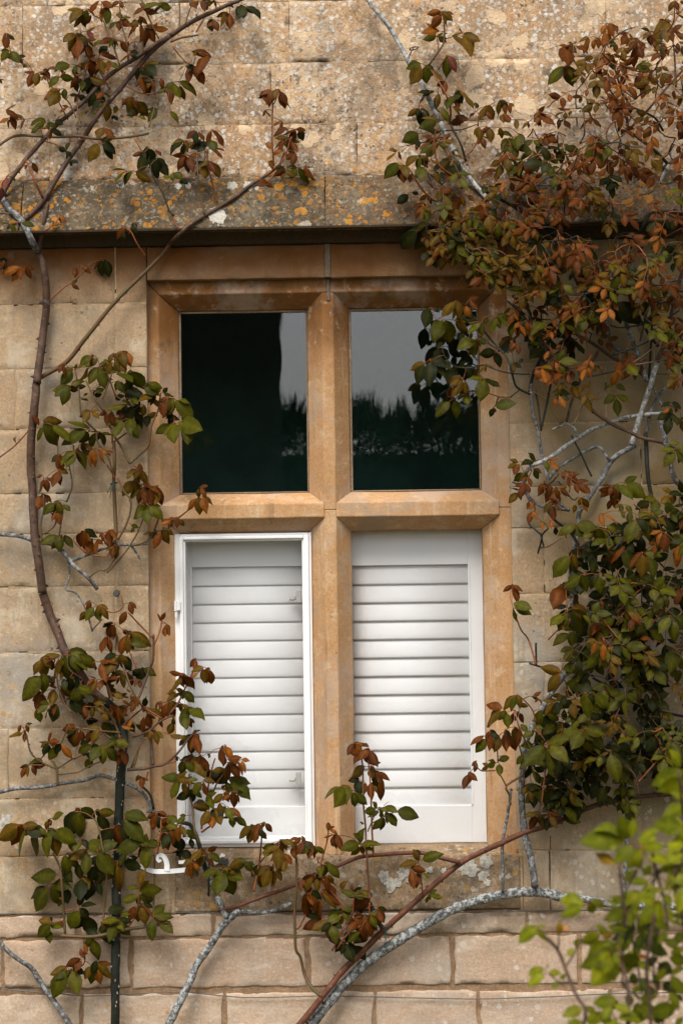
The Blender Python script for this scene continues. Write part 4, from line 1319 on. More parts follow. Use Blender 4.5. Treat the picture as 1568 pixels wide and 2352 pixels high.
S gr 4 4: 1338,678 1376,655 1413,640 1431,635 1461,633
S wp 3.6 3.6: 1521,645 1558,644 1600,640
S br 4 5: 1568,618 1548,688 1533,758 1521,800 1508,833
S wp 6 6.5: 1508,833 1496,875 1473,945 1461,982 1448,1022
S gr 6 6: 1458,1024 1426,1039 1401,1060 1381,1097 1348,1145 1330,1175 1326,1216 1318,1258 1311,1313 1314,1376 1313,1426 1326,1470
S wp 4.5 5: 1523,948 1451,957 1388,975 1326,1005 1263,1050 1221,1069
S gr 4.5 4: 1221,1069 1206,1087 1202,1115 1213,1142 1238,1160 1276,1167 1306,1172
S gr 3.6 3.6: 1261,1099 1281,1075 1316,1052 1351,1032 1376,1027 1398,1055
S wp 3.2 3: 1296,972 1316,982 1326,1002
S br 4.5 4.5: 1326,907 1356,940 1398,970 1441,990 1476,1005 1526,1020 1568,1042 1600,1055
S br 4 4: 1324,768 1368,793 1401,818 1421,831 1463,850 1486,873
S gr 4 4: 1218,882 1221,932 1233,982 1241,1032 1253,1082 1268,1137 1301,1170
S dk 3.6 3.8: 1438,588 1436,633 1446,678 1468,733 1498,780 1511,795
S dk 2.8 2.8: 1493,638 1496,738 1493,813 1490,880
S dk 3.6 4: 1176,678 1213,713 1216,743 1231,773 1241,803 1250,850
S dk 4.2 4: 1276,763 1258,788 1238,830 1223,863 1215,900
S br 3 3: 1373,808 1356,835 1338,860 1328,882 1310,927 1299,970
S gr 3.2 3: 1498,887 1523,940
S gr 4 3.6: 1483,995 1493,949 1511,909 1540,880
S dk 5 5: 1481,997 1486,1082 1496,1147 1505,1200
S gr 6 6: 1513,957 1531,1032 1546,1094 1566,1117 1600,1130
S dk 2.4 2: 1358,1095 1313,1000
S dk 3.4 3: 1258,1175 1276,1198 1311,1226 1331,1256 1348,1296
S br 4 3.6: 1520,390 1530,378 1568,352 1620,310
S wp 3.6 3.4: 1535,380 1522,402 1512,424
S dk 4 3.4: 1530,376 1501,345 1471,322 1446,304 1426,300
S dk 3.6 3.4: 1093,422 1126,444 1159,462 1191,482 1216,499 1280,560 1338,678
S dk 4 4: 1568,490 1525,486 1490,492 1475,520 1458,550 1446,570
S dk 3 3: 1359,1558 1404,1582 1465,1621 1513,1634 1568,1645 1620,1655
S dk 2.4 2: 1215,1523 1230,1528 1262,1538 1307,1550
S dk 2.4 2.2: 1230,1476 1230,1528
S br 3.4 3.4: 1504,1576 1504,1647 1514,1728 1533,1783 1549,1818
=shoot
@G .2
S dk 2 1.6: 780,710 870,750 1000,785 1190,800
S og 1.8 1.2: 1010,1010 900,1000 780,965 640,975
S dk 2.8 1.8: 1190,980 1100,935 1050,880 1010,720 960,620 850,500 750,370 680,270
S dk 1.6 1.2: 1010,1010 1100,935
S dk 1.8 1.4: 780,710 620,740 500,720 420,650 380,570
S dk 2 1.5: 960,600 820,520 720,440
S dk 2 1.6: 990,600 1060,460 1100,420
S dk 1.6 1.2: 900,1010 870,1090
S dk 2.4 2: 980,120 1100,230 1160,300 1210,400
L m: 500,130,400,250 520,150,490,260 550,150,540,275 510,310,600,400 700,500,640,600 780,710,740,770 720,710,690,800 570,850,490,980 600,860,600,970 550,840,470,900 1040,700,1030,780
L g: 385,300,310,465 420,300,450,465 640,330,720,400 730,330,640,410 800,270,770,330 870,280,840,400 900,255,970,340 680,480,550,555 700,490,620,560 720,480,790,510 770,850,740,1010 600,985,620,1065 500,1030,510,1170 450,1050,350,1170 870,1085,1030,1070
L o: 600,170,635,265 1040,320,1010,420 1070,320,1075,430 1110,330,1140,430 1260,30,1200,75 1300,740,1330,850
L r: 640,110,700,190 1160,310,1180,400 1030,490,1020,580 1080,520,1085,600 1250,50,1290,90 1240,750,1280,830
L d: 1000,490,950,590 870,590,750,610 880,600,910,710 780,840,890,900 850,1110,830,1175 390,510,340,545 350,560,330,660 390,570,410,650 220,710,165,860 280,680,270,870 350,690,400,810 500,740,440,850 560,730,650,760 600,750,690,830 260,190,230,340 300,190,350,220 560,400,560,490 660,420,640,470 330,300,290,350 460,920,380,980 430,1000,410,1050 560,260,690,310 1090,690,1120,660
@H1 .1
S og 2.4 1.8: 680,1140 690,1000 640,850 580,750 510,640
S br 2.4 1.8: 490,600 560,500 630,380 635,200
S og 1.6 1.2: 580,460 570,340
S og 1.4 1: 640,360 710,335
S og 1.8 1.4: 580,640 640,530
S og 2 1.6: 940,1160 950,1050
S dk 2 1.6: 500,1175 460,1050
S dk 2.2 1.8: 680,1100 560,1000 540,900
L o: 600,100,495,125 590,120,530,190 570,280,455,300
L r: 610,150,525,240 650,110,695,180 430,680,410,730 640,750,630,850 830,1100,700,1130 1190,950,1200,1040 1230,950,1240,1030 920,1030,870,1075 1020,1020,1060,1090 1510,1030,1568,1050 1180,1050,1230,1110
L m: 620,110,650,225 790,300,720,320 720,320,800,415 810,340,870,490 420,620,340,745 540,650,600,735 580,860,560,980 830,870,890,980 780,830,840,900 720,990,770,1090 1000,980,950,1080 1050,970,1080,1080 1140,925,1130,1040 1290,1100,1300,1170 1500,1050,1520,1140 1400,1120,1360,1170
L g: 560,335,460,360 580,340,640,380 620,330,680,315 820,310,890,420 650,525,650,680 410,590,330,690 460,610,470,740 720,880,670,985 750,830,790,930 600,1000,660,1100 560,1110,430,1170 510,1120,600,1110
L p: 670,510,730,635
L d: 540,835,450,880 500,850,420,960 410,1010,380,1060 400,1010,425,1145 450,1000,475,1100 920,940,930,990
@H2 .16
S og 2.4 1.8: 540,670 460,600 380,490 320,380
S dk 2.8 2.2: 830,300 790,160 710,10 690,-30
S dk 2.6 2: 800,560 760,320
S dk 2 1.8: 540,670 720,665
S og 2.4 2: 750,460 580,330 540,120 570,0
S og 2 1.6: 820,280 920,160 960,40
L g: 400,50,275,115 520,160,430,220 420,260,400,370 210,320,105,440 450,370,420,470 660,280,610,320 640,580,620,650 480,720,470,840 480,900,390,1075 1130,870,1130,1000 1170,870,1270,930 1000,1120,1110,1150 1260,95,1180,200 1320,60,1310,180 720,200,760,210 590,150,660,170
L d: 400,0,560,40 350,90,400,160 240,340,120,430 380,950,265,1080 560,900,510,1000 720,1000,680,1110 740,920,750,980 1000,800,960,930 300,610,220,680 340,590,390,610
L m: 390,250,300,350 270,350,290,440 510,280,560,330 540,400,580,500 690,570,720,630 430,740,420,830 640,760,600,870 690,740,680,870 740,740,770,850 1370,1010,1290,1110 960,0,960,110 1050,0,1060,110 1140,0,1160,80 1040,810,1050,940
L r: 260,400,260,490 320,430,320,490 1250,500,1260,570 780,630,760,720 850,620,900,660
L o: 1400,1060,1340,1110 1430,1040,1520,1095 1180,500,1160,570
@I1 .14
S gn 2.2 1.6: 610,630 560,540 560,420
S gn 2.8 2: 810,1160 720,1070 680,900
S dk 2.2 1.8: 760,680 700,590
S dk 2.8 2: 1060,920 1010,870 960,700 930,610
S gn 2.2 2: 760,770 930,790 1050,900
S dk 2.6 2.2: 1100,980 980,930 860,790
S gn 2.4 2: 1050,1090 900,1010 830,920
S dk 3.4 3: 1060,1200 1050,1070
S br 2.8 2.4: 1080,1180 1250,1000 1350,880 1568,640
S og 2 1.4: 860,600 840,490 860,400
S gn 2.2 1.8: 1350,540 1310,420
S br 2.6 2: 1500,800 1490,560 1470,330
S dk 3 2.4: 1380,1200 1300,1080 1100,980
L r: 560,430,470,540 480,430,500,580 580,420,670,480 790,350,790,430 940,230,960,290 945,400,950,470 830,550,800,600 610,640,660,700 1110,430,1010,520 1110,440,1110,600 1150,430,1190,520 1250,300,1270,400 1480,10,1440,90 1500,10,1520,85 1510,120,1568,160 1470,270,1540,310 630,880,560,890 740,940,715,990 890,910,920,980 1240,690,1230,780 260,1030,370,1140 430,1090,420,1170 480,1100,520,1170 590,1080,590,1150 700,1100,640,1170
L m: 550,400,520,390 560,400,590,385 830,490,750,590 500,620,540,700 1150,345,1060,410 1260,290,1210,350 1350,200,1320,420 1420,210,1420,360 1400,180,1450,200 760,945,800,970 230,1050,240,1140
L o: 700,350,660,470 740,370,745,440 860,220,820,300 880,215,920,320 840,290,840,420 880,300,890,390 690,820,680,880 1280,690,1310,770
L g: 900,380,940,420 900,500,920,620 480,610,355,750 1180,380,1200,450 1420,440,1360,500 1190,590,1270,600 1150,620,1250,650
L d: 580,640,580,740
@I3 .17
S og 2 1.6: 680,660 680,800 710,930 710,1000
S gn 1.6 1.2: 710,960 710,1175
S dk 2 1.8: 900,640 1000,660 1170,635 1300,625 1440,560 1530,500
S dk 2.2 2: 1120,250 1250,400 1210,600 1170,780
S dk 2.2 2: 920,910 1100,850 1250,780
S gn 1.8 1.4: 1110,980 1250,880 1390,740
S gn 1.8 1.4: 1120,1000 1250,980 1520,930
S dk 2 1.8: 340,940 430,860
S dk 2.4 2.2: 260,700 310,880 350,1020
S dk 2.4 2: 0,440 120,540
S og 2 1.6: 1360,850 1480,770 1568,690
S dk 2 1.6: 690,1110 840,1080 970,1050
L g: 120,50,160,130 200,195,215,295 600,240,700,285 470,270,540,330 420,300,350,340 680,590,610,690 310,610,200,710 700,575,790,600 890,370,950,460 1200,20,1220,65 430,970,570,975 430,1010,480,1070 1060,1000,1130,1080 1400,300,1390,360 1420,310,1480,350 1270,710,1350,690 1360,690,1420,710
L o: 165,195,115,300 250,210,295,260 220,325,175,360 260,310,270,380 1290,80,1300,190 960,1060,920,1170
L m: 500,430,490,540 540,540,530,680 800,610,780,700 820,370,840,485 280,1040,290,1140 760,1010,750,1060 640,30,560,110 700,130,740,190
L r: 450,450,440,570 510,530,500,710 730,620,740,680 830,600,840,710 1250,80,1230,170 560,480,595,560 250,1040,220,1120 990,970,960,1080 810,1010,820,1050 1530,380,1500,470 50,610,50,720 20,610,0,690 90,620,110,720
L d: 360,620,390,700 960,430,1130,590 540,780,440,880 570,780,640,880 550,860,540,960 1500,800,1550,890 1460,880,1520,930 740,330,700,430 760,470,820,540 560,40,520,120 800,60,830,120 640,120,660,170
@I4 .14
S dk 2.8 2.4: 350,0 310,200 260,430
S dk 2.4 2: 210,60 240,220 260,400
S gn 1.6 1.4: 560,380 640,200 710,40
S gn 1.6 1.4: 150,50 320,160 440,370
S gn 1.4 1.2: 680,155 780,135 850,95
S dk 2 1.6: 420,890 550,1060 590,1050
S og 1.4 1.2: 520,1000 550,820
S wl 2.2 1.8: 370,415 480,370
S dk 2 1.6: 60,930 0,900
L r: 910,940,890,1010 930,950,940,1110 960,960,980,1060 900,970,810,975 920,1060,880,1140 50,740,20,820 280,910,240,1010 310,920,330,1010 360,940,310,1040 410,960,420,1040 440,960,500,1020 150,1080,140,1140
L g: 980,930,1080,1040 1050,920,1190,1020 1320,1070,1310,1175 1390,1100,1480,1150 1000,1110,1000,1175 1040,1110,1090,1175 110,820,30,880 310,710,320,790 360,85,500,90
L d: 1250,1090,1150,1140 200,710,100,740 200,790,230,860 1400,290,1480,310
L o: 630,1060,680,1160 350,700,410,770 200,1090,210,1170 1440,220,1390,260 400,130,390,210 430,110,480,200
L m: 650,1050,690,1120 580,1110,560,1170 1500,220,1500,260 440,0,430,70 550,10,590,110
@I5 .2
S dk 2.4 2: 150,110 230,180 270,230 235,380
S dk 2 1.8: 330,150 270,220 290,330
S gn 1.6 1.4: 250,330 340,310 460,230
S dk 2 1.8: 890,310 890,230 980,220
S dk 2 1.8: 930,350 1020,230
S og 2 1.6: 500,870 490,700
S og 2.2 1.8: 960,930 1060,830 1150,730 1230,680
S og 2 1.6: 1230,1075 1340,960 1420,830
S dk 2.4 2: 860,750 930,860
S og 2.2 1.6: 215,1400 150,1175 80,1080 20,920
S og 1.6 1.4: 330,1170 430,1070
S og 2 1.6: 870,1040 970,1160
L r: 170,0,150,90 1400,190,1390,340 1310,300,1300,380 1530,700,1510,830 460,670,390,850 470,670,440,830 500,670,510,760 590,740,580,820 780,990,740,1110 1100,980,1080,1080 810,810,830,870 10,670,80,720 10,690,40,810 860,370,900,460
L o: 210,0,220,60 270,100,275,155 350,80,355,140 800,20,830,110 830,20,935,95 1370,190,1340,290 1530,310,1510,470
L d: 390,140,400,200 1060,90,1010,200 1370,70,1490,150 870,150,1010,160 1430,390,1310,440 590,440,540,560 760,420,730,540 600,340,540,420 640,600,720,620 660,1020,610,1140 880,860,870,930 760,820,700,860 700,890,800,880 1170,900,1220,970 690,270,700,430 630,640,620,740 960,640,1010,560
L g: 580,120,450,200 590,115,745,150 730,200,650,240 790,150,800,275 1000,0,1020,50 1070,0,1080,80 1130,80,1070,255 1160,60,1240,245 1290,20,1370,0 1450,0,1500,80 1000,350,930,520 1030,340,1080,510 1230,400,1280,580 530,410,400,570 620,590,500,680 790,590,800,720 840,570,935,630 960,690,900,715 1080,635,990,685 1290,650,1290,730 1390,640,1510,735 470,940,370,1030 500,930,440,1065 560,890,610,1070 640,940,700,1020 1010,970,1050,1070 1270,980,1240,1060 1440,970,1360,1090 1480,1000,1490,1160 1490,960,1568,1050 1200,1090,1110,1150 1220,1095,1230,1175 1260,1090,1365,1175 10,840,150,885 30,890,150,935
L m: 480,180,490,230 850,190,850,280 1190,390,1190,560 1360,760,1390,880 790,970,720,1130 820,980,830,1060 1060,920,1170,980
@J .2
S og 1.8 1.4: 520,590 490,490 400,395
S og 2.2 1.6: 460,750 400,620 370,500
S gn 2.6 2.4: 430,960 310,1040 330,1100 340,1175
S gn 2 1.6: 310,1040 260,950
S gn 2 1.6: 440,890 400,750
S gn 1.6 1.4: 250,870 245,770
S gn 1.6 1.4: 230,930 130,930 90,880
S og 1.8 1.6: 590,900 560,1175
S br 2.4 2: 1130,870 1220,960 1250,1100
S og 2 1.6: 1250,1010 1330,920 1400,840
S gn 2 1.6: 740,420 790,420
L m: 390,395,310,480 270,500,195,600 400,460,455,470 260,690,230,780 380,620,370,700 180,900,140,930 690,245,620,350
L g: 380,400,350,490 310,520,320,610 165,705,105,785 410,600,450,650 490,650,440,690 500,625,560,630 330,835,265,855 260,885,260,955 230,880,180,900 430,820,390,875 580,755,460,870 600,770,620,925 620,755,725,850 830,640,715,695 850,650,785,760 870,650,905,770 890,635,990,750 870,630,980,670 1050,815,1095,980 880,400,890,530 890,390,965,500 940,385,1020,470 830,270,745,355 860,260,890,365 900,145,835,190 910,170,910,230 940,150,990,190 1140,80,1110,160 1180,70,1180,140 1210,110,1280,125 1500,60,1480,205 770,50,705,80 780,80,725,130 740,420,690,485 640,540,660,490 560,500,540,600 1250,340,1240,430 1200,190,1140,230 1290,840,1200,870
L r: 360,520,350,590 400,520,425,580 500,400,545,375 540,420,560,450 150,680,70,740 190,650,170,710 200,680,190,770 300,660,310,770 340,680,370,770 400,640,390,740 95,870,85,930 35,960,10,1045
L o: 520,640,555,670 60,940,40,1015 950,20,920,90 1000,30,1000,130 1270,0,1320,60
L d: 1020,790,970,880 1040,790,1150,870 830,30,810,110 700,470,590,520 640,560,590,700 800,600,870,500 1000,520,1090,610 1070,450,1160,500 1120,560,1160,640 1340,320,1350,390 1230,200,1230,260 1190,690,1270,780 1300,850,1370,920 1250,680,1300,780 1430,550,1430,610 1400,830,1490,880 610,1000,720,1050 640,1060,600,1175 720,1050,730,1130 960,1000,930,1110 1010,1050,970,1150 870,760,950,820 900,740,880,850 720,710,780,740 920,900,970,930 480,890,450,970 690,960,740,1000
%F
=stem
@U 3.2
S br 4.5 4: 1330,2395 1345,2328 1326,2288 1301,2228 1281,2183 1256,2153
S br 4.5 4: 1440,2395 1441,2283 1428,2208 1426,2190
S br 4.5 4: 1495,2395 1489,2283 1485,2200 1500,2100
S br 4 3.6: 1436,2131 1431,2075 1421,1992
S br 4 3.6: 1531,2125 1526,2075 1508,2012 1496,1957
S br 4 3.6: 1575,2200 1568,2107 1553,2037 1548,1977
=shoot
@F1 3.2
S br 3 2.6: 1040,830 1140,640
S br 3 2.6: 1000,700 980,620 1050,420
S br 3 2.6: 1330,700 1200,640 1120,450
S br 2.6 2: 1490,700 1540,620 1568,500
L g: 1060,360,1000,180 1100,340,1110,200 1040,340,690,380 1040,380,760,420 1030,330,800,290 1150,370,1310,290 1160,390,1290,360 1100,420,970,560 1120,450,1150,600 1180,420,1360,430 1200,450,1080,600 960,420,900,450 1240,520,1430,590 1280,600,1210,680 1020,740,1130,660 1200,520,1180,640 1568,220,1380,220 1568,260,1470,310 1568,330,1490,370 1568,380,1450,440 1568,500,1440,560 1500,600,1370,640 1560,600,1450,700 1568,700,1520,720 1460,800,1560,830 1300,850,1210,900 1620,250,1560,350 1620,480,1540,600
L m: 950,590,790,500
L d: 1280,860,1230,830
@F2 3.1
S br 2.4 2: 420,490 430,250
S br 2.4 2: 420,490 320,380
S br 2.4 2: 500,640 600,470 640,400
S br 2.4 2: 480,830 340,720
S br 2.6 2: 1040,300 960,150 840,130
S br 3 2.6: 1180,900 1150,640 1110,440 1070,280
S br 3 2.6: 1330,900 1290,560 1350,300
L g: 660,80,480,40 650,100,480,170 700,60,740,140 720,40,820,90 860,60,960,110 1010,160,870,210 1160,180,1000,130 1180,160,1240,240 1200,130,1420,170 1300,40,1220,20 1270,60,1290,140 1150,200,1190,340 1240,260,1310,370 1060,310,920,290 1130,380,950,480 800,350,660,420 730,400,750,490 820,420,920,450 620,400,570,430 590,500,510,540 620,410,590,470 240,280,90,410 230,300,310,400 300,290,250,270 280,660,170,720 290,720,170,810 310,660,330,630 340,700,430,710 430,800,370,840 490,720,440,760 950,550,680,640 960,580,760,780 900,640,930,760 970,570,1170,610 1000,600,1060,690 1150,600,1250,680 1450,740,1568,880 1440,890,1520,1010 1568,270,1470,250 1568,340,1470,420 1400,430,1500,440 1568,480,1470,520 1300,250,1420,300 960,960,780,980 640,1030,490,1090 680,1010,750,1080 1000,1070,1110,1090 840,1080,720,1160 760,1080,700,1150 1500,1040,1300,1060 1140,1030,1200,1070 640,1160,520,1175 960,1130,900,1175 1568,1120,1500,1175 1568,200,1480,180 1568,650,1480,720 1500,380,1568,400 1420,330,1350,420 1300,400,1360,500 1440,560,1568,600 1200,330,1290,400 1480,100,1568,140 1400,660,1330,760 800,1100,900,1160 1100,1110,1050,1170 1240,1090,1150,1160
L d: 1080,330,940,400 1150,400,1230,490 1200,750,1210,870 1280,720,1320,850 1340,620,1460,700 1380,800,1480,870 1280,480,1400,530 970,960,880,1030 1400,1050,1320,1150 1190,860,1300,880 1330,560,1240,640 1430,600,1370,720 1100,700,1120,800 1500,900,1560,960
L m: 820,380,910,350 430,350,430,250
L o: 450,300,510,300 1150,540,1230,570

@U 3.1
S br 4 3: 1590,1960 1570,1880 1562,1800 1556,1770
L g: 1568,1770,1508,1798 1562,1760,1540,1728 1570,1790,1520,1812 1575,1760,1568,1722 1572,1850,1530,1870 1568,1900,1510,1895 1575,1830,1545,1822 1580,1930,1540,1960
"""
PLANTS = {
    'L': ('climbing_rose', 'climbing rose with black thorny trunk and brown cane snaking up left of the window', 'rose'),
    'G1': ('rose_branch', 'bare forked grey branch crossing the wall left of the white casement', 'branch'),
    'G2': ('rose_branch', 'long grey branch running level from the left edge behind the black thorny trunk', 'branch'),
    'G3': ('rose_branch', 'bare grey branch curving down the lowest stones left of the thorny trunk', 'branch'),
    'M': ('climbing_rose', 'climbing rose on a forked lichen-grey cane with leaves in front of the white casement', 'rose'),
    'E': ('climbing_rose', 'climbing rose on a long reddish cane slanting up under the window sill', 'rose'),
    'R': ('climbing_rose', 'dense climbing rose with pale arching wood covering the wall right of the window', 'rose'),
    'F': ('rose_bush', 'blurred bright green rose bush in front of the lowest stones', 'bush'),
}
LCOL = {
    'r': ((.052, .0150, .0028), (.105, .031, .0042)),
    'o': ((.14, .045, .007), (.205, .070, .009)),
    'g': ((.030, .034, .0022), (.062, .062, .0036)),
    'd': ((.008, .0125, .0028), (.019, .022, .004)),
    'm': ((.060, .036, .003), (.088, .050, .004)),
    'p': ((.09, .030, .022), (.14, .040, .030)),
}
LW = {'r': .49, 'o': .47, 'g': .575, 'd': .58, 'm': .53, 'p': .50}
TROWS = [0, .10, .28, .48, .68, .86, 1.0]
TW = [.04, .50, .90, 1.0, .80, .37, .0]


def leaflet(mb, B, T, code, rng, front=False):
    ax = T - B
    L = ax.length
    if L < .004:
        return
    ax /= L
    up_ = Vector((rng.gauss(0, .25), -1, .55))
    N = up_ - ax * up_.dot(ax)
    if N.length < .05:
        N = Vector((0, 0, 1))
    N.normalize()
    roll = rng.gauss(0, .34) * (1.25 if code in 'ro' else 1)
    sd_ = ax.cross(N)
    N = N * math.cos(roll) + sd_ * math.sin(roll)
    sd_ = ax.cross(N)
    Wd = L * LW[code] * rng.uniform(.88, 1.15) * .5
    arch = L * rng.uniform(.03, .16)
    fold = rng.uniform(-.05, .6) if code in 'rmop' else rng.uniform(-.12, .28)
    rip = rng.uniform(0, .05) * L
    ph = rng.random() * 6
    a, b = LCOL[code]
    q = rng.random()
    base = [a[i] + (b[i] - a[i]) * q for i in range(3)]
    if front:
        base = [base[0] * 2.9, base[1] * 3.1, base[2] * 2.0]
    vs, cs = [], []
    edge_red = .5 if (code in 'gm' and rng.random() < .6 and not front) else .1
    for k, t in enumerate(TROWS):
        mid = B + ax * (L * t) + N * (arch * 4 * t * (1 - t))
        hw = Wd * TW[k]
        for s in (-1, -.55, 0, .55, 1):
            p = mid + sd_ * (hw * s) - N * (abs(s) * hw * fold) + N * (rip * math.sin(t * 9 + ph + s * 1.3) * abs(s))
            vs.append(p)
            e = abs(s) ** 3
            c = [base[0] * (1 + .25 * e * edge_red), base[1] * (1 - .45 * e * edge_red), base[2]]
            if s == 0:
                c = [c[0] * 1.35 + .01, c[1] * 1.3 + .004, c[2] * 1.1]
            if k == 0:
                c = [c[0] * 1.3 + .02, c[1], c[2]]
            cs.append((c[0], c[1], c[2], 1))
    fs = [(r * 5 + i, r * 5 + i + 1, r * 5 + 6 + i, r * 5 + 5 + i) for r in range(len(TROWS) - 1) for i in range(4)]
    mb.add(vs, fs, 0, col=cs)


def surf(z):
    return -prof(z) if Z_BOT - .03 < z < Z_TOP else 0.0


def at(u, v, d, extra_=0.0):
    p = W(u, v, d)
    s = surf(p.z) + extra_
    if d < s:
        p = W(u, v, s)
    return p


def prim(nodes, seeds, own, maxlen):
    """join every leaf base to the nearest stem or already joined base; returns edges and the stem each base belongs to"""
    if not nodes or not len(seeds):
        return [], []
    N_ = np.array([tuple(p) for p in nodes])
    S_ = np.array([tuple(p) for p in seeds])
    d2 = np.empty(len(N_))
    src = np.zeros((len(N_), 3))
    ow = [0] * len(N_)
    for i, p in enumerate(N_):
        dd = ((S_ - p) ** 2).sum(1)
        k = int(dd.argmin())
        d2[i] = dd[k]
        src[i] = S_[k]
        ow[i] = own[k]
    done = np.zeros(len(N_), bool)
    edges = []
    for _ in range(len(N_)):
        dm = np.where(done, 1e9, d2)
        i = int(dm.argmin())
        done[i] = True
        if d2[i] < maxlen ** 2 and d2[i] > 1e-6:
            edges.append((Vector(src[i]), Vector(N_[i]), ow[i]))
        dd = ((N_ - N_[i]) ** 2).sum(1)
        for j in np.nonzero((~done) & (dd < d2))[0]:
            d2[j] = dd[j]
            src[j] = N_[i]
            ow[j] = ow[i]
    return edges, ow


def petiole(mb, a, b, r, mi, rng):
    m_ = (a + b) / 2 + Vector((rng.gauss(0, .06), -abs(rng.gauss(0, .06)), .10)) * (b - a).length
    tube(mb, smooth_path([a, m_, b], .012), r, r * .75, mi, seg=5)


ROOTS, SEEDS, SIZE = {}, {}, {}
blocks = []
cur = None
for line in TRACE.strip().split('\n'):
    line = line.strip()
    if not line:
        continue
    if line[0] == '%':
        plant = line[1:]
    elif line[0] == '=':
        part = line[1:]
    elif line[0] == '@':
        k, d = line[1:].split()
        cur = {'plant': plant, 'part': part, 'tile': k, 'd': float(d), 'S': [], 'L': []}
        blocks.append(cur)
    elif line[0] == 'S':
        hd, pts = line.split(':')
        _, mk, r0, r1 = hd.split()
        cur['S'].append((mk, float(r0), float(r1), [tuple(map(float, q.split(','))) for q in pts.split()]))
    elif line[0] == 'L':
        hd, pts = line.split(':')
        code = hd.split()[1]
        for q in pts.split():
            cur['L'].append((code, tuple(map(float, q.split(',')))))


def tile_xy(k, x, y):
    t = TILES[k]
    s = t[2] if len(t) > 2 else .2501
    return t[0] + x * s, t[1] + y * s


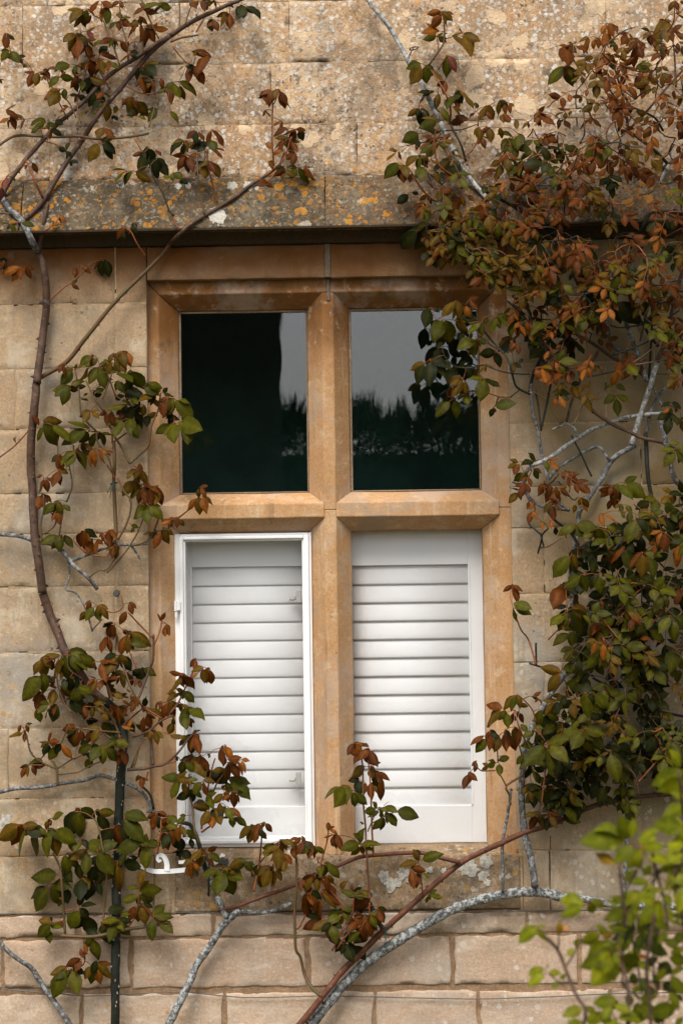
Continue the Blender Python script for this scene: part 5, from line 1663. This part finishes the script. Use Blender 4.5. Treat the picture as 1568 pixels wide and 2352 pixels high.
for bi, bl in enumerate(blocks):
    pk = bl['plant']
    rng = random.Random(100 + bi)
    dep = bl['d']
    sc = 1.0 if pk != 'F' else (FOC * PX - 3.15) / (FOC * PX)
    if pk not in ROOTS:
        nm, lb, ct = PLANTS[pk]
        f = bl['S'][0][3][0]
        p0 = at(*tile_xy(bl['tile'], *f), dep)
        ROOTS[pk] = empty(nm, p0, label=lb, cat=ct)
        if nm == 'climbing_rose':
            ROOTS[pk]['group'] = 'climbing roses on the wall'
        if nm == 'rose_branch':
            ROOTS[pk]['group'] = 'bare grey rose branches'
        SEEDS[pk] = []
    root = ROOTS[pk]
    if bl['part'] != 'shoot':
        for si, (mk, r0, r1, pts) in enumerate(bl['S']):
            mb = MB()
            P = []
            for i, (x, y) in enumerate(pts):
                u, v = tile_xy(bl['tile'], x, y)
                rr_ = max(r0, r1) * PX * sc
                wv_ = dep + rr_ * .6 + .012 * math.sin(i * 1.3 + si * 2.1)
                if pk == 'R' and bl['tile'] == 'U':
                    wv_ = dep * (.55 + .9 * ((si * 37) % 11) / 10) + rr_ + .008 * math.sin(i * 1.7)
                P.append(at(u, v, wv_, rr_ + .004))
            path = smooth_path(P, .010 if pk != 'F' else .006)
            woody = mk in ('gr', 'wl', 'wp', 'dk', 'br')
            tube(mb, path, r0 * PX * sc, r1 * PX * sc, MKEYS.index(mk), seg=10 if r0 > 5 else 8, rough=.16 if mk in ('gr', 'wl', 'wp') else .08, rng=rng,
                 thorns=(.035 if mk in ('br', 'rd', 'gn') else 0), wob=.0028 if woody else .0015)
            nm = {'cane': 'cane', 'wood': 'wood', 'stem': 'stem'}[bl['part']]
            if pk == 'L' and si == 0:
                nm = 'trunk'
            if pk == 'L' and si == 0:
                for q in range(34):
                    i = rng.randrange(3, len(path) - 3)
                    p = path[i]
                    an = rng.uniform(-1.35, 1.35)
                    dv = Vector((math.sin(an), -math.cos(an), 0))
                    c = p + dv * r0 * PX * .9
                    tz = Vector((0, 0, 1))
                    sdv = tz.cross(dv)
                    mb.add([c + tz * .006, c - tz * .006, c + sdv * .0026, c - sdv * .0026, c + dv * .0075 - tz * .002], [(0, 2, 4), (2, 1, 4), (1, 3, 4), (3, 0, 4)], MKEYS.index('th'))
            o = mb.build(nm, BMATS, root, smooth=True)
            if pk == 'L' and si == 0:
                o['label'] = 'black trunk studded with pale thorns'
            SEEDS[pk].extend(path[::2])
        continue
    # leafy shoots: each stem a part of its own, its leaves a child
    stems, seeds, own = [], [], []
    for si, (mk, r0, r1, pts) in enumerate(bl['S']):
        P = []
        for i, (x, y) in enumerate(pts):
            u, v = tile_xy(bl['tile'], x, y)
            q = mn.noise(Vector((u / 90, v / 90, bi)))
            P.append(at(u, v, dep * (1 + .45 * q) if pk != 'F' else dep + .10 * q, .02))
        path = smooth_path(P, .008)
        mb = MB()
        tube(mb, path, r0 * PX * sc, r1 * PX * sc, MKEYS.index(mk), seg=6, rng=rng, thorns=.03 if mk in ('gn', 'dk', 'og') and r0 > 1.9 else 0, wob=.001)
        stems.append((mb, MB()))
        seeds.extend(path)
        own.extend([si] * len(path))
    LV, nodes = [], []
    for code, (x0, y0, x1, y1) in bl['L']:
        u0, v0 = tile_xy(bl['tile'], x0, y0)
        u1, v1 = tile_xy(bl['tile'], x1, y1)
        q = mn.noise(Vector((u0 / 60, v0 / 60, bi + 9)))
        jd = rng.gauss(0, .012)
        d0 = (dep * (1.05 + .7 * q) + jd) if pk != 'F' else dep + .14 * q + jd * 2
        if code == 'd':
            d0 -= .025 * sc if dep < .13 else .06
        d0 = max(d0, .022)
        L0 = math.hypot(u1 - u0, v1 - v0) * PX * sc
        B = at(u0, v0, d0, .022)
        T = at(u1, v1, max(d0 + L0 * rng.gauss(.05, .38), .012), .014)
        T = B + (T - B) * 1.25
        LV.append((B, T, code))
        nodes.append(B)
        if rng.random() < .70 and pk in 'LMER':
            v_ = T - B
            an = rng.choice((-1, 1)) * rng.uniform(.5, 1.3)
            v2 = Vector((v_.x * math.cos(an) - v_.z * math.sin(an), v_.y, v_.x * math.sin(an) + v_.z * math.cos(an))) * rng.uniform(.6, .95)
            B2 = B + Vector((0, .012, 0)) - v_ * .12
            if B2.y > -.02:
                B2.y = -.02
            T2 = B2 + v2
            T2.y = min(T2.y, -.012)
            LV.append((B2, T2, rng.choice(code * 3 + 'rmd')))
            nodes.append(B2)
    edges, owner = prim(nodes, seeds, own, .14 * sc)
    for (a, b, k) in edges:
        petiole(stems[k][0], a, b, .00125 * sc, MKEYS.index('og') if rng.random() < .65 else MKEYS.index('gn'), rng)
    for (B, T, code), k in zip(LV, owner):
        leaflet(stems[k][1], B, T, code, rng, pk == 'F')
    for mb, ml in stems:
        o = mb.build('shoot', BMATS, root, smooth=True)
        if ml.v:
            lf = ml.build('leaves', LEAF_F if pk == 'F' else LEAF, o, smooth=True)
            lf.location = (0, 0, 0)

# denser growth of the right-hand rose: compound leaves on twigs that branch from its canes
MASS = [
    ([(1290, 190), (1400, 90), (1568, -10), (1640, 60), (1640, 420), (1400, 420), (1330, 330)], 84, 'rrrorrom', .12, .34),
    ([(1330, 330), (1640, 300), (1640, 640), (1420, 640), (1180, 560), (1100, 440), (1180, 400)], 100, 'rrrmrodmd', .10, .30),
    ([(930, 330), (1060, 280), (1300, 300), (1330, 420), (1180, 470), (1000, 480)], 46, 'rrmmgd', .06, .18),
    ([(1000, 470), (1200, 470), (1400, 600), (1200, 640), (1040, 590), (960, 550)], 60, 'ddrmmd', .12, .24),
    ([(1110, 560), (1420, 560), (1480, 640), (1400, 700), (1240, 720), (1120, 640)], 42, 'mgodrr', .14, .26),
    ([(1400, 540), (1640, 520), (1640, 800), (1520, 760), (1430, 650)], 26, 'rmgd', .10, .24),
    ([(1310, 1170), (1640, 1120), (1640, 1720), (1480, 1760), (1320, 1760), (1270, 1690), (1290, 1560), (1330, 1480), (1320, 1300)], 190, 'dddddddgg', .06, .22),
    ([(1200, 1690), (1330, 1640), (1470, 1700), (1460, 1830), (1300, 1810), (1240, 1860), (1195, 1780)], 44, 'dddgd', .05, .18),
    ([(1480, 1640), (1640, 1600), (1640, 1800), (1520, 1790)], 14, 'ddg', .05, .15),
    ([(1120, 660), (1568, 640), (1640, 860), (1420, 880), (1240, 860), (1150, 790)], 36, 'rrmgod', .06, .2),
    ([(1520, 800), (1640, 780), (1640, 1200), (1540, 1180)], 16, 'rdgm', .08, .2),
    ([(1200, 1060), (1290, 1060), (1300, 1170), (1230, 1190)], 7, 'rrm', .08, .16),
]


def inside(poly, x, y):
    c = False
    j = len(poly) - 1
    for i in range(len(poly)):
        (xi, yi), (xj, yj) = poly[i], poly[j]
        if (yi > y) != (yj > y) and x < (xj - xi) * (y - yi) / (yj - yi) + xi:
            c = not c
        j = i
    return c


MASS_F = [([(1440, 1960), (1640, 1880), (1640, 2400), (1330, 2400), (1340, 2230), (1400, 2120)], 11, 'gggdg', 2.95, 3.3), ([(1480, 1900), (1640, 1840), (1640, 2050), (1500, 2050)], 5, 'gg', 3.0, 3.3)]
for mi_, (poly, cnt, codes, d0, d1) in enumerate(MASS + MASS_F):
    fr = mi_ >= len(MASS)
    ms = .72 if fr else 1.0
    mpk = 'F' if fr else 'R'
    rng = random.Random(700 + mi_)
    mb, ml = MB(), MB()
    x0, x1 = min(p[0] for p in poly), max(p[0] for p in poly)
    y0, y1 = min(p[1] for p in poly), max(p[1] for p in poly)
    pts, tries = [], 0
    while len(pts) < cnt and tries < 20000:
        tries += 1
        u, v = rng.uniform(x0, x1), rng.uniform(y0, y1)
        cl = mn.noise(Vector((u / 70, v / 70, 5.5 + mi_)))
        if not inside(poly, u, v) or cl < rng.uniform(-.55, .15):
            continue
        if any((u - a) ** 2 + (v - b) ** 2 < 100 for a, b, _ in pts):
            continue
        pts.append((u, v, rng.uniform(d0, d1)))
    nodes = []
    for (u, v, d) in pts:
        P0 = W(u, v, d) if fr else at(u, v, d, .03)
        an = rng.choice([rng.gauss(-.5, .5), math.pi - rng.gauss(-.5, .5), rng.gauss(-1.57, .6)])
        out = rng.uniform(-.1, .7)
        D = Vector((math.cos(an), -out, math.sin(an))).normalized()
        code = rng.choice(codes)
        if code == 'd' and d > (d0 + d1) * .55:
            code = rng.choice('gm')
        ll = ms * rng.uniform(.036, .055) * (1.05 if code in 'gd' else .9)
        rl = ll * rng.uniform(.9, 1.4)
        tip = P0 + D * rl + Vector((0, 0, -.25 * rl))
        n5 = rng.random() < .55
        sdv = D.cross(Vector((0, -1, .4))).normalized()
        petiole(mb, P0, tip, .0011 * ms, MKEYS.index('og' if code in 'rmo' else 'gn'), rng)
        droop = Vector((0, 0, -.55 if code in 'rmo' else -.25))
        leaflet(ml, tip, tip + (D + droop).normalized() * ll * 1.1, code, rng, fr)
        for t_, k_ in ((.82, .95), (.42, .75)) if n5 else ((.7, .95),):
            for s in (-1, 1):
                b_ = P0.lerp(tip, t_)
                dv = (sdv * s + D * .55 + droop + Vector((rng.gauss(0, .15), rng.gauss(-.1, .2), rng.gauss(0, .15)))).normalized()
                leaflet(ml, b_ + dv * .003, b_ + dv * ll * k_, code if rng.random() < .85 else rng.choice(codes), rng, fr)
        nodes.append(P0)
    for a, b, _k in prim(nodes, SEEDS[mpk], [0] * len(SEEDS[mpk]), .45 * ms)[0]:
        L_ = (b - a).length
        if L_ > .02:
            m_ = (a + b) / 2 + Vector((rng.gauss(0, .08), rng.gauss(0, .08), rng.gauss(0, .08))) * L_
            tube(mb, smooth_path([a, m_, b], .012), .0024 * ms, .0016 * ms, MKEYS.index(rng.choice(['gn', 'dk', 'dk', 'og'])), seg=6, rng=rng, thorns=.05)
    o = tag(mb.build('twigs', BMATS, ROOTS[mpk], smooth=True), kind='stuff')
    lf = ml.build('leaves', LEAF_F if fr else LEAF, o, smooth=True)
    lf['kind'] = 'stuff'
    lf.location = (0, 0, 0)

# ------------------------------------------------------------------ wires, ties, nail
def wire(pts, name, label, r, mat, cat, group=None, d=.012):
    mb = MB()
    tube(mb, smooth_path([at(u, v, d, .004) for u, v in pts], .02), r, r, 0, seg=6, wob=.0012)
    return tag(mb.build(name, mat, None, smooth=True), label, cat, group)


wire([(-60, 2262), (5, 2267), (20, 2272), (95, 2279), (190, 2287), (260, 2286), (330, 2281), (420, 2279), (560, 2291), (720, 2288), (784, 2288), (1000, 2293), (1100, 2294), (1250, 2290), (1390, 2283), (1534, 2280), (1640, 2280)], 'training_wire', 'dark slack wire strung across the lowest stones near the bottom', .0016, WIREM, 'wire', 'wires across the stones')
wire([(-60, 2099), (0, 2098.5), (150, 2096.5), (320, 2095.5), (600, 2097), (850, 2096), (1100, 2095), (1250, 2092), (1400, 2091), (1640, 2090)], 'training_wire', 'thin wire stretched level along the joint just under the sill block', .0012, WIREM, 'wire', 'wires across the stones')
m = MB()
c = W(271, 1363, 0)
tube(m, [c + Vector((0, .01, 0)), c + Vector((0, -.030, 0))], .004, .004, seg=10)
tube(m, smooth_path([c + Vector((0, -.028, 0)), c + Vector((0, -.032, 0)), c + Vector((0, -.036, 0)), c + Vector((0, -.040, 0))], .002), .0115, .0095, seg=18)
tag(m.build('wall_nail', DARKM, None, smooth=False, bevel=.001), 'black round-headed nail in the joint left of the casement', 'nail')


def tie(u, v, d, r, label, mat, tails):
    mb = MB()
    c = at(u, v, d)
    for k in range(2):
        pts = [c + Vector((math.cos(a) * r, math.sin(a) * r, .002 * k + .0025 * math.cos(a))) for a in [i * math.pi / 6 for i in range(13)]]
        tube(mb, smooth_path(pts, .004), .0013, .0013, seg=6)
    for (du, dv) in tails:
        p = [c + Vector((0, -r, 0)), c + Vector((du * PX * .4, -r - .008, dv * PX * -.35)), c + Vector((du * PX, -r - .004, -dv * PX))]
        tube(mb, smooth_path(p, .004), .0013, .001, seg=6)
    return tag(mb.build('garden_tie', mat, None, smooth=True), label, 'plant tie', 'ties holding the rose canes')


tie(104, 696, .045, .018, 'black tie knotted round the brown cane left of the window head', DARKM, [(-16, -6), (26, 4), (24, 12)])
tie(262, 1111, .045, .011, 'frayed green twine round the thin upright stem beside the dark pane', TWINE, [(-14, 22), (-8, 34), (6, 30)])
tie(884, 2130, .075, .014, 'green twine loop hanging from the reddish cane under the sill', TWINE, [(8, 24), (4, 52), (-2, 44)])
tie(950, 112, .05, .014, 'dark tie hanging from the pale cane above the ledge', DARKM, [(-14, 24), (-16, 36)])

# ------------------------------------------------------------------ ground and what the glass reflects
t = NT('trodden_lawn')
tc = t.n('ShaderNodeTexCoord').outputs['Object']
cg = t.mix(t.step(t.noise(tc, 1.2, 5, .65), .4, .62), (.070, .075, .035), (.12, .10, .065))
b = t.bsdf(Base_Color=cg, Roughness=.95)
GR = t.finish(b.outputs[0])
m = MB()
m.add([(-150, -150, 0), (150, -150, 0), (150, 60, 0), (-150, 60, 0)], [(0, 1, 2, 3)])
tag(m.build('ground', GR), kind='structure')

HED = paint('dark_evergreen', (.012, .022, .010), .8, .4)
m = MB()
rr = random.Random(3)
TY = -27.0
for k in range(40000):
    x = rr.uniform(-6, 6)
    top = 5.0 + .35 * mn.noise(Vector((x * .9, 0, 1))) + .16 * mn.noise(Vector((x * 3.3, 4, 1))) + .12 * mn.noise(Vector((x * 9, 4, 1)))
    z = top * (1 - abs(rr.gauss(0, .22))) if rr.random() < .85 else top * rr.random()
    if z < .1:
        continue
    y = TY + rr.gauss(0, .4)
    twig = k % 6 == 0
    if twig:
        z = top * (1 - abs(rr.gauss(0, .05))) + rr.uniform(-.1, .2)
        a_ = Vector((rr.gauss(0, .2), 0, 1)).normalized() * rr.uniform(.10, .30)
        b_ = Vector((rr.uniform(.006, .016), .01, 0))
    else:
        s = rr.uniform(.02, .05)
        a_ = Vector((rr.gauss(0, 1), rr.gauss(0, .5), rr.gauss(0, 1))).normalized() * s
        b_ = a_.orthogonal().normalized() * s * rr.uniform(.5, .9)
    c = Vector((x, y, z))
    m.add([c - a_, c + b_, c + a_, c - b_], [(0, 1, 2, 3)])
m.box(-9.5, 9.5, TY - 1.2, TY - .7, 0, 4.35)
tag(m.build('treeline', HED), 'dark far-off trees mirrored in the upper panes', 'trees', kind='stuff')

BW = paint('dark_slate_wall', (.030, .032, .030), .9, .3)
BR = paint('dark_slate_roof', (.02, .022, .022), .8, .3)
bx1 = W(655, 820, 0).x
# edge of the building as mirrored at photograph column 655
ex = CAM.x + (W(646, 820, 0).x - CAM.x) / FOC / PX * (FOC * PX + 24.0)
bd = empty('house', (ex - 4, -24, 0), label='tall dark house mirrored as the black shape in the upper left pane', cat='house')
m = MB()
m.box(ex - 8, ex, -30, -24, 0, 9.5)
RT = Matrix.Translation((ex, -24, 0)) @ Matrix.Rotation(math.radians(-3.2), 4, 'Z') @ Matrix.Translation((-ex, 24, 0))
m.v = [tuple(RT @ Vector(p)) for p in m.v]
m.build('house_wall', BW, bd)
m = MB()
m.add([(ex - 8.4, -23.6, 9.5), (ex + .12, -23.6, 9.5), (ex + .12, -30.4, 9.5), (ex - 8.4, -30.4, 9.5), (ex - 8.4, -27, 12.5), (ex + .12, -27, 12.5)], [(0, 1, 5, 4), (2, 3, 4, 5), (1, 2, 5), (3, 0, 4), (3, 2, 1, 0)])
m.v = [tuple(RT @ Vector(p)) for p in m.v]
m.build('roof', BR, bd)
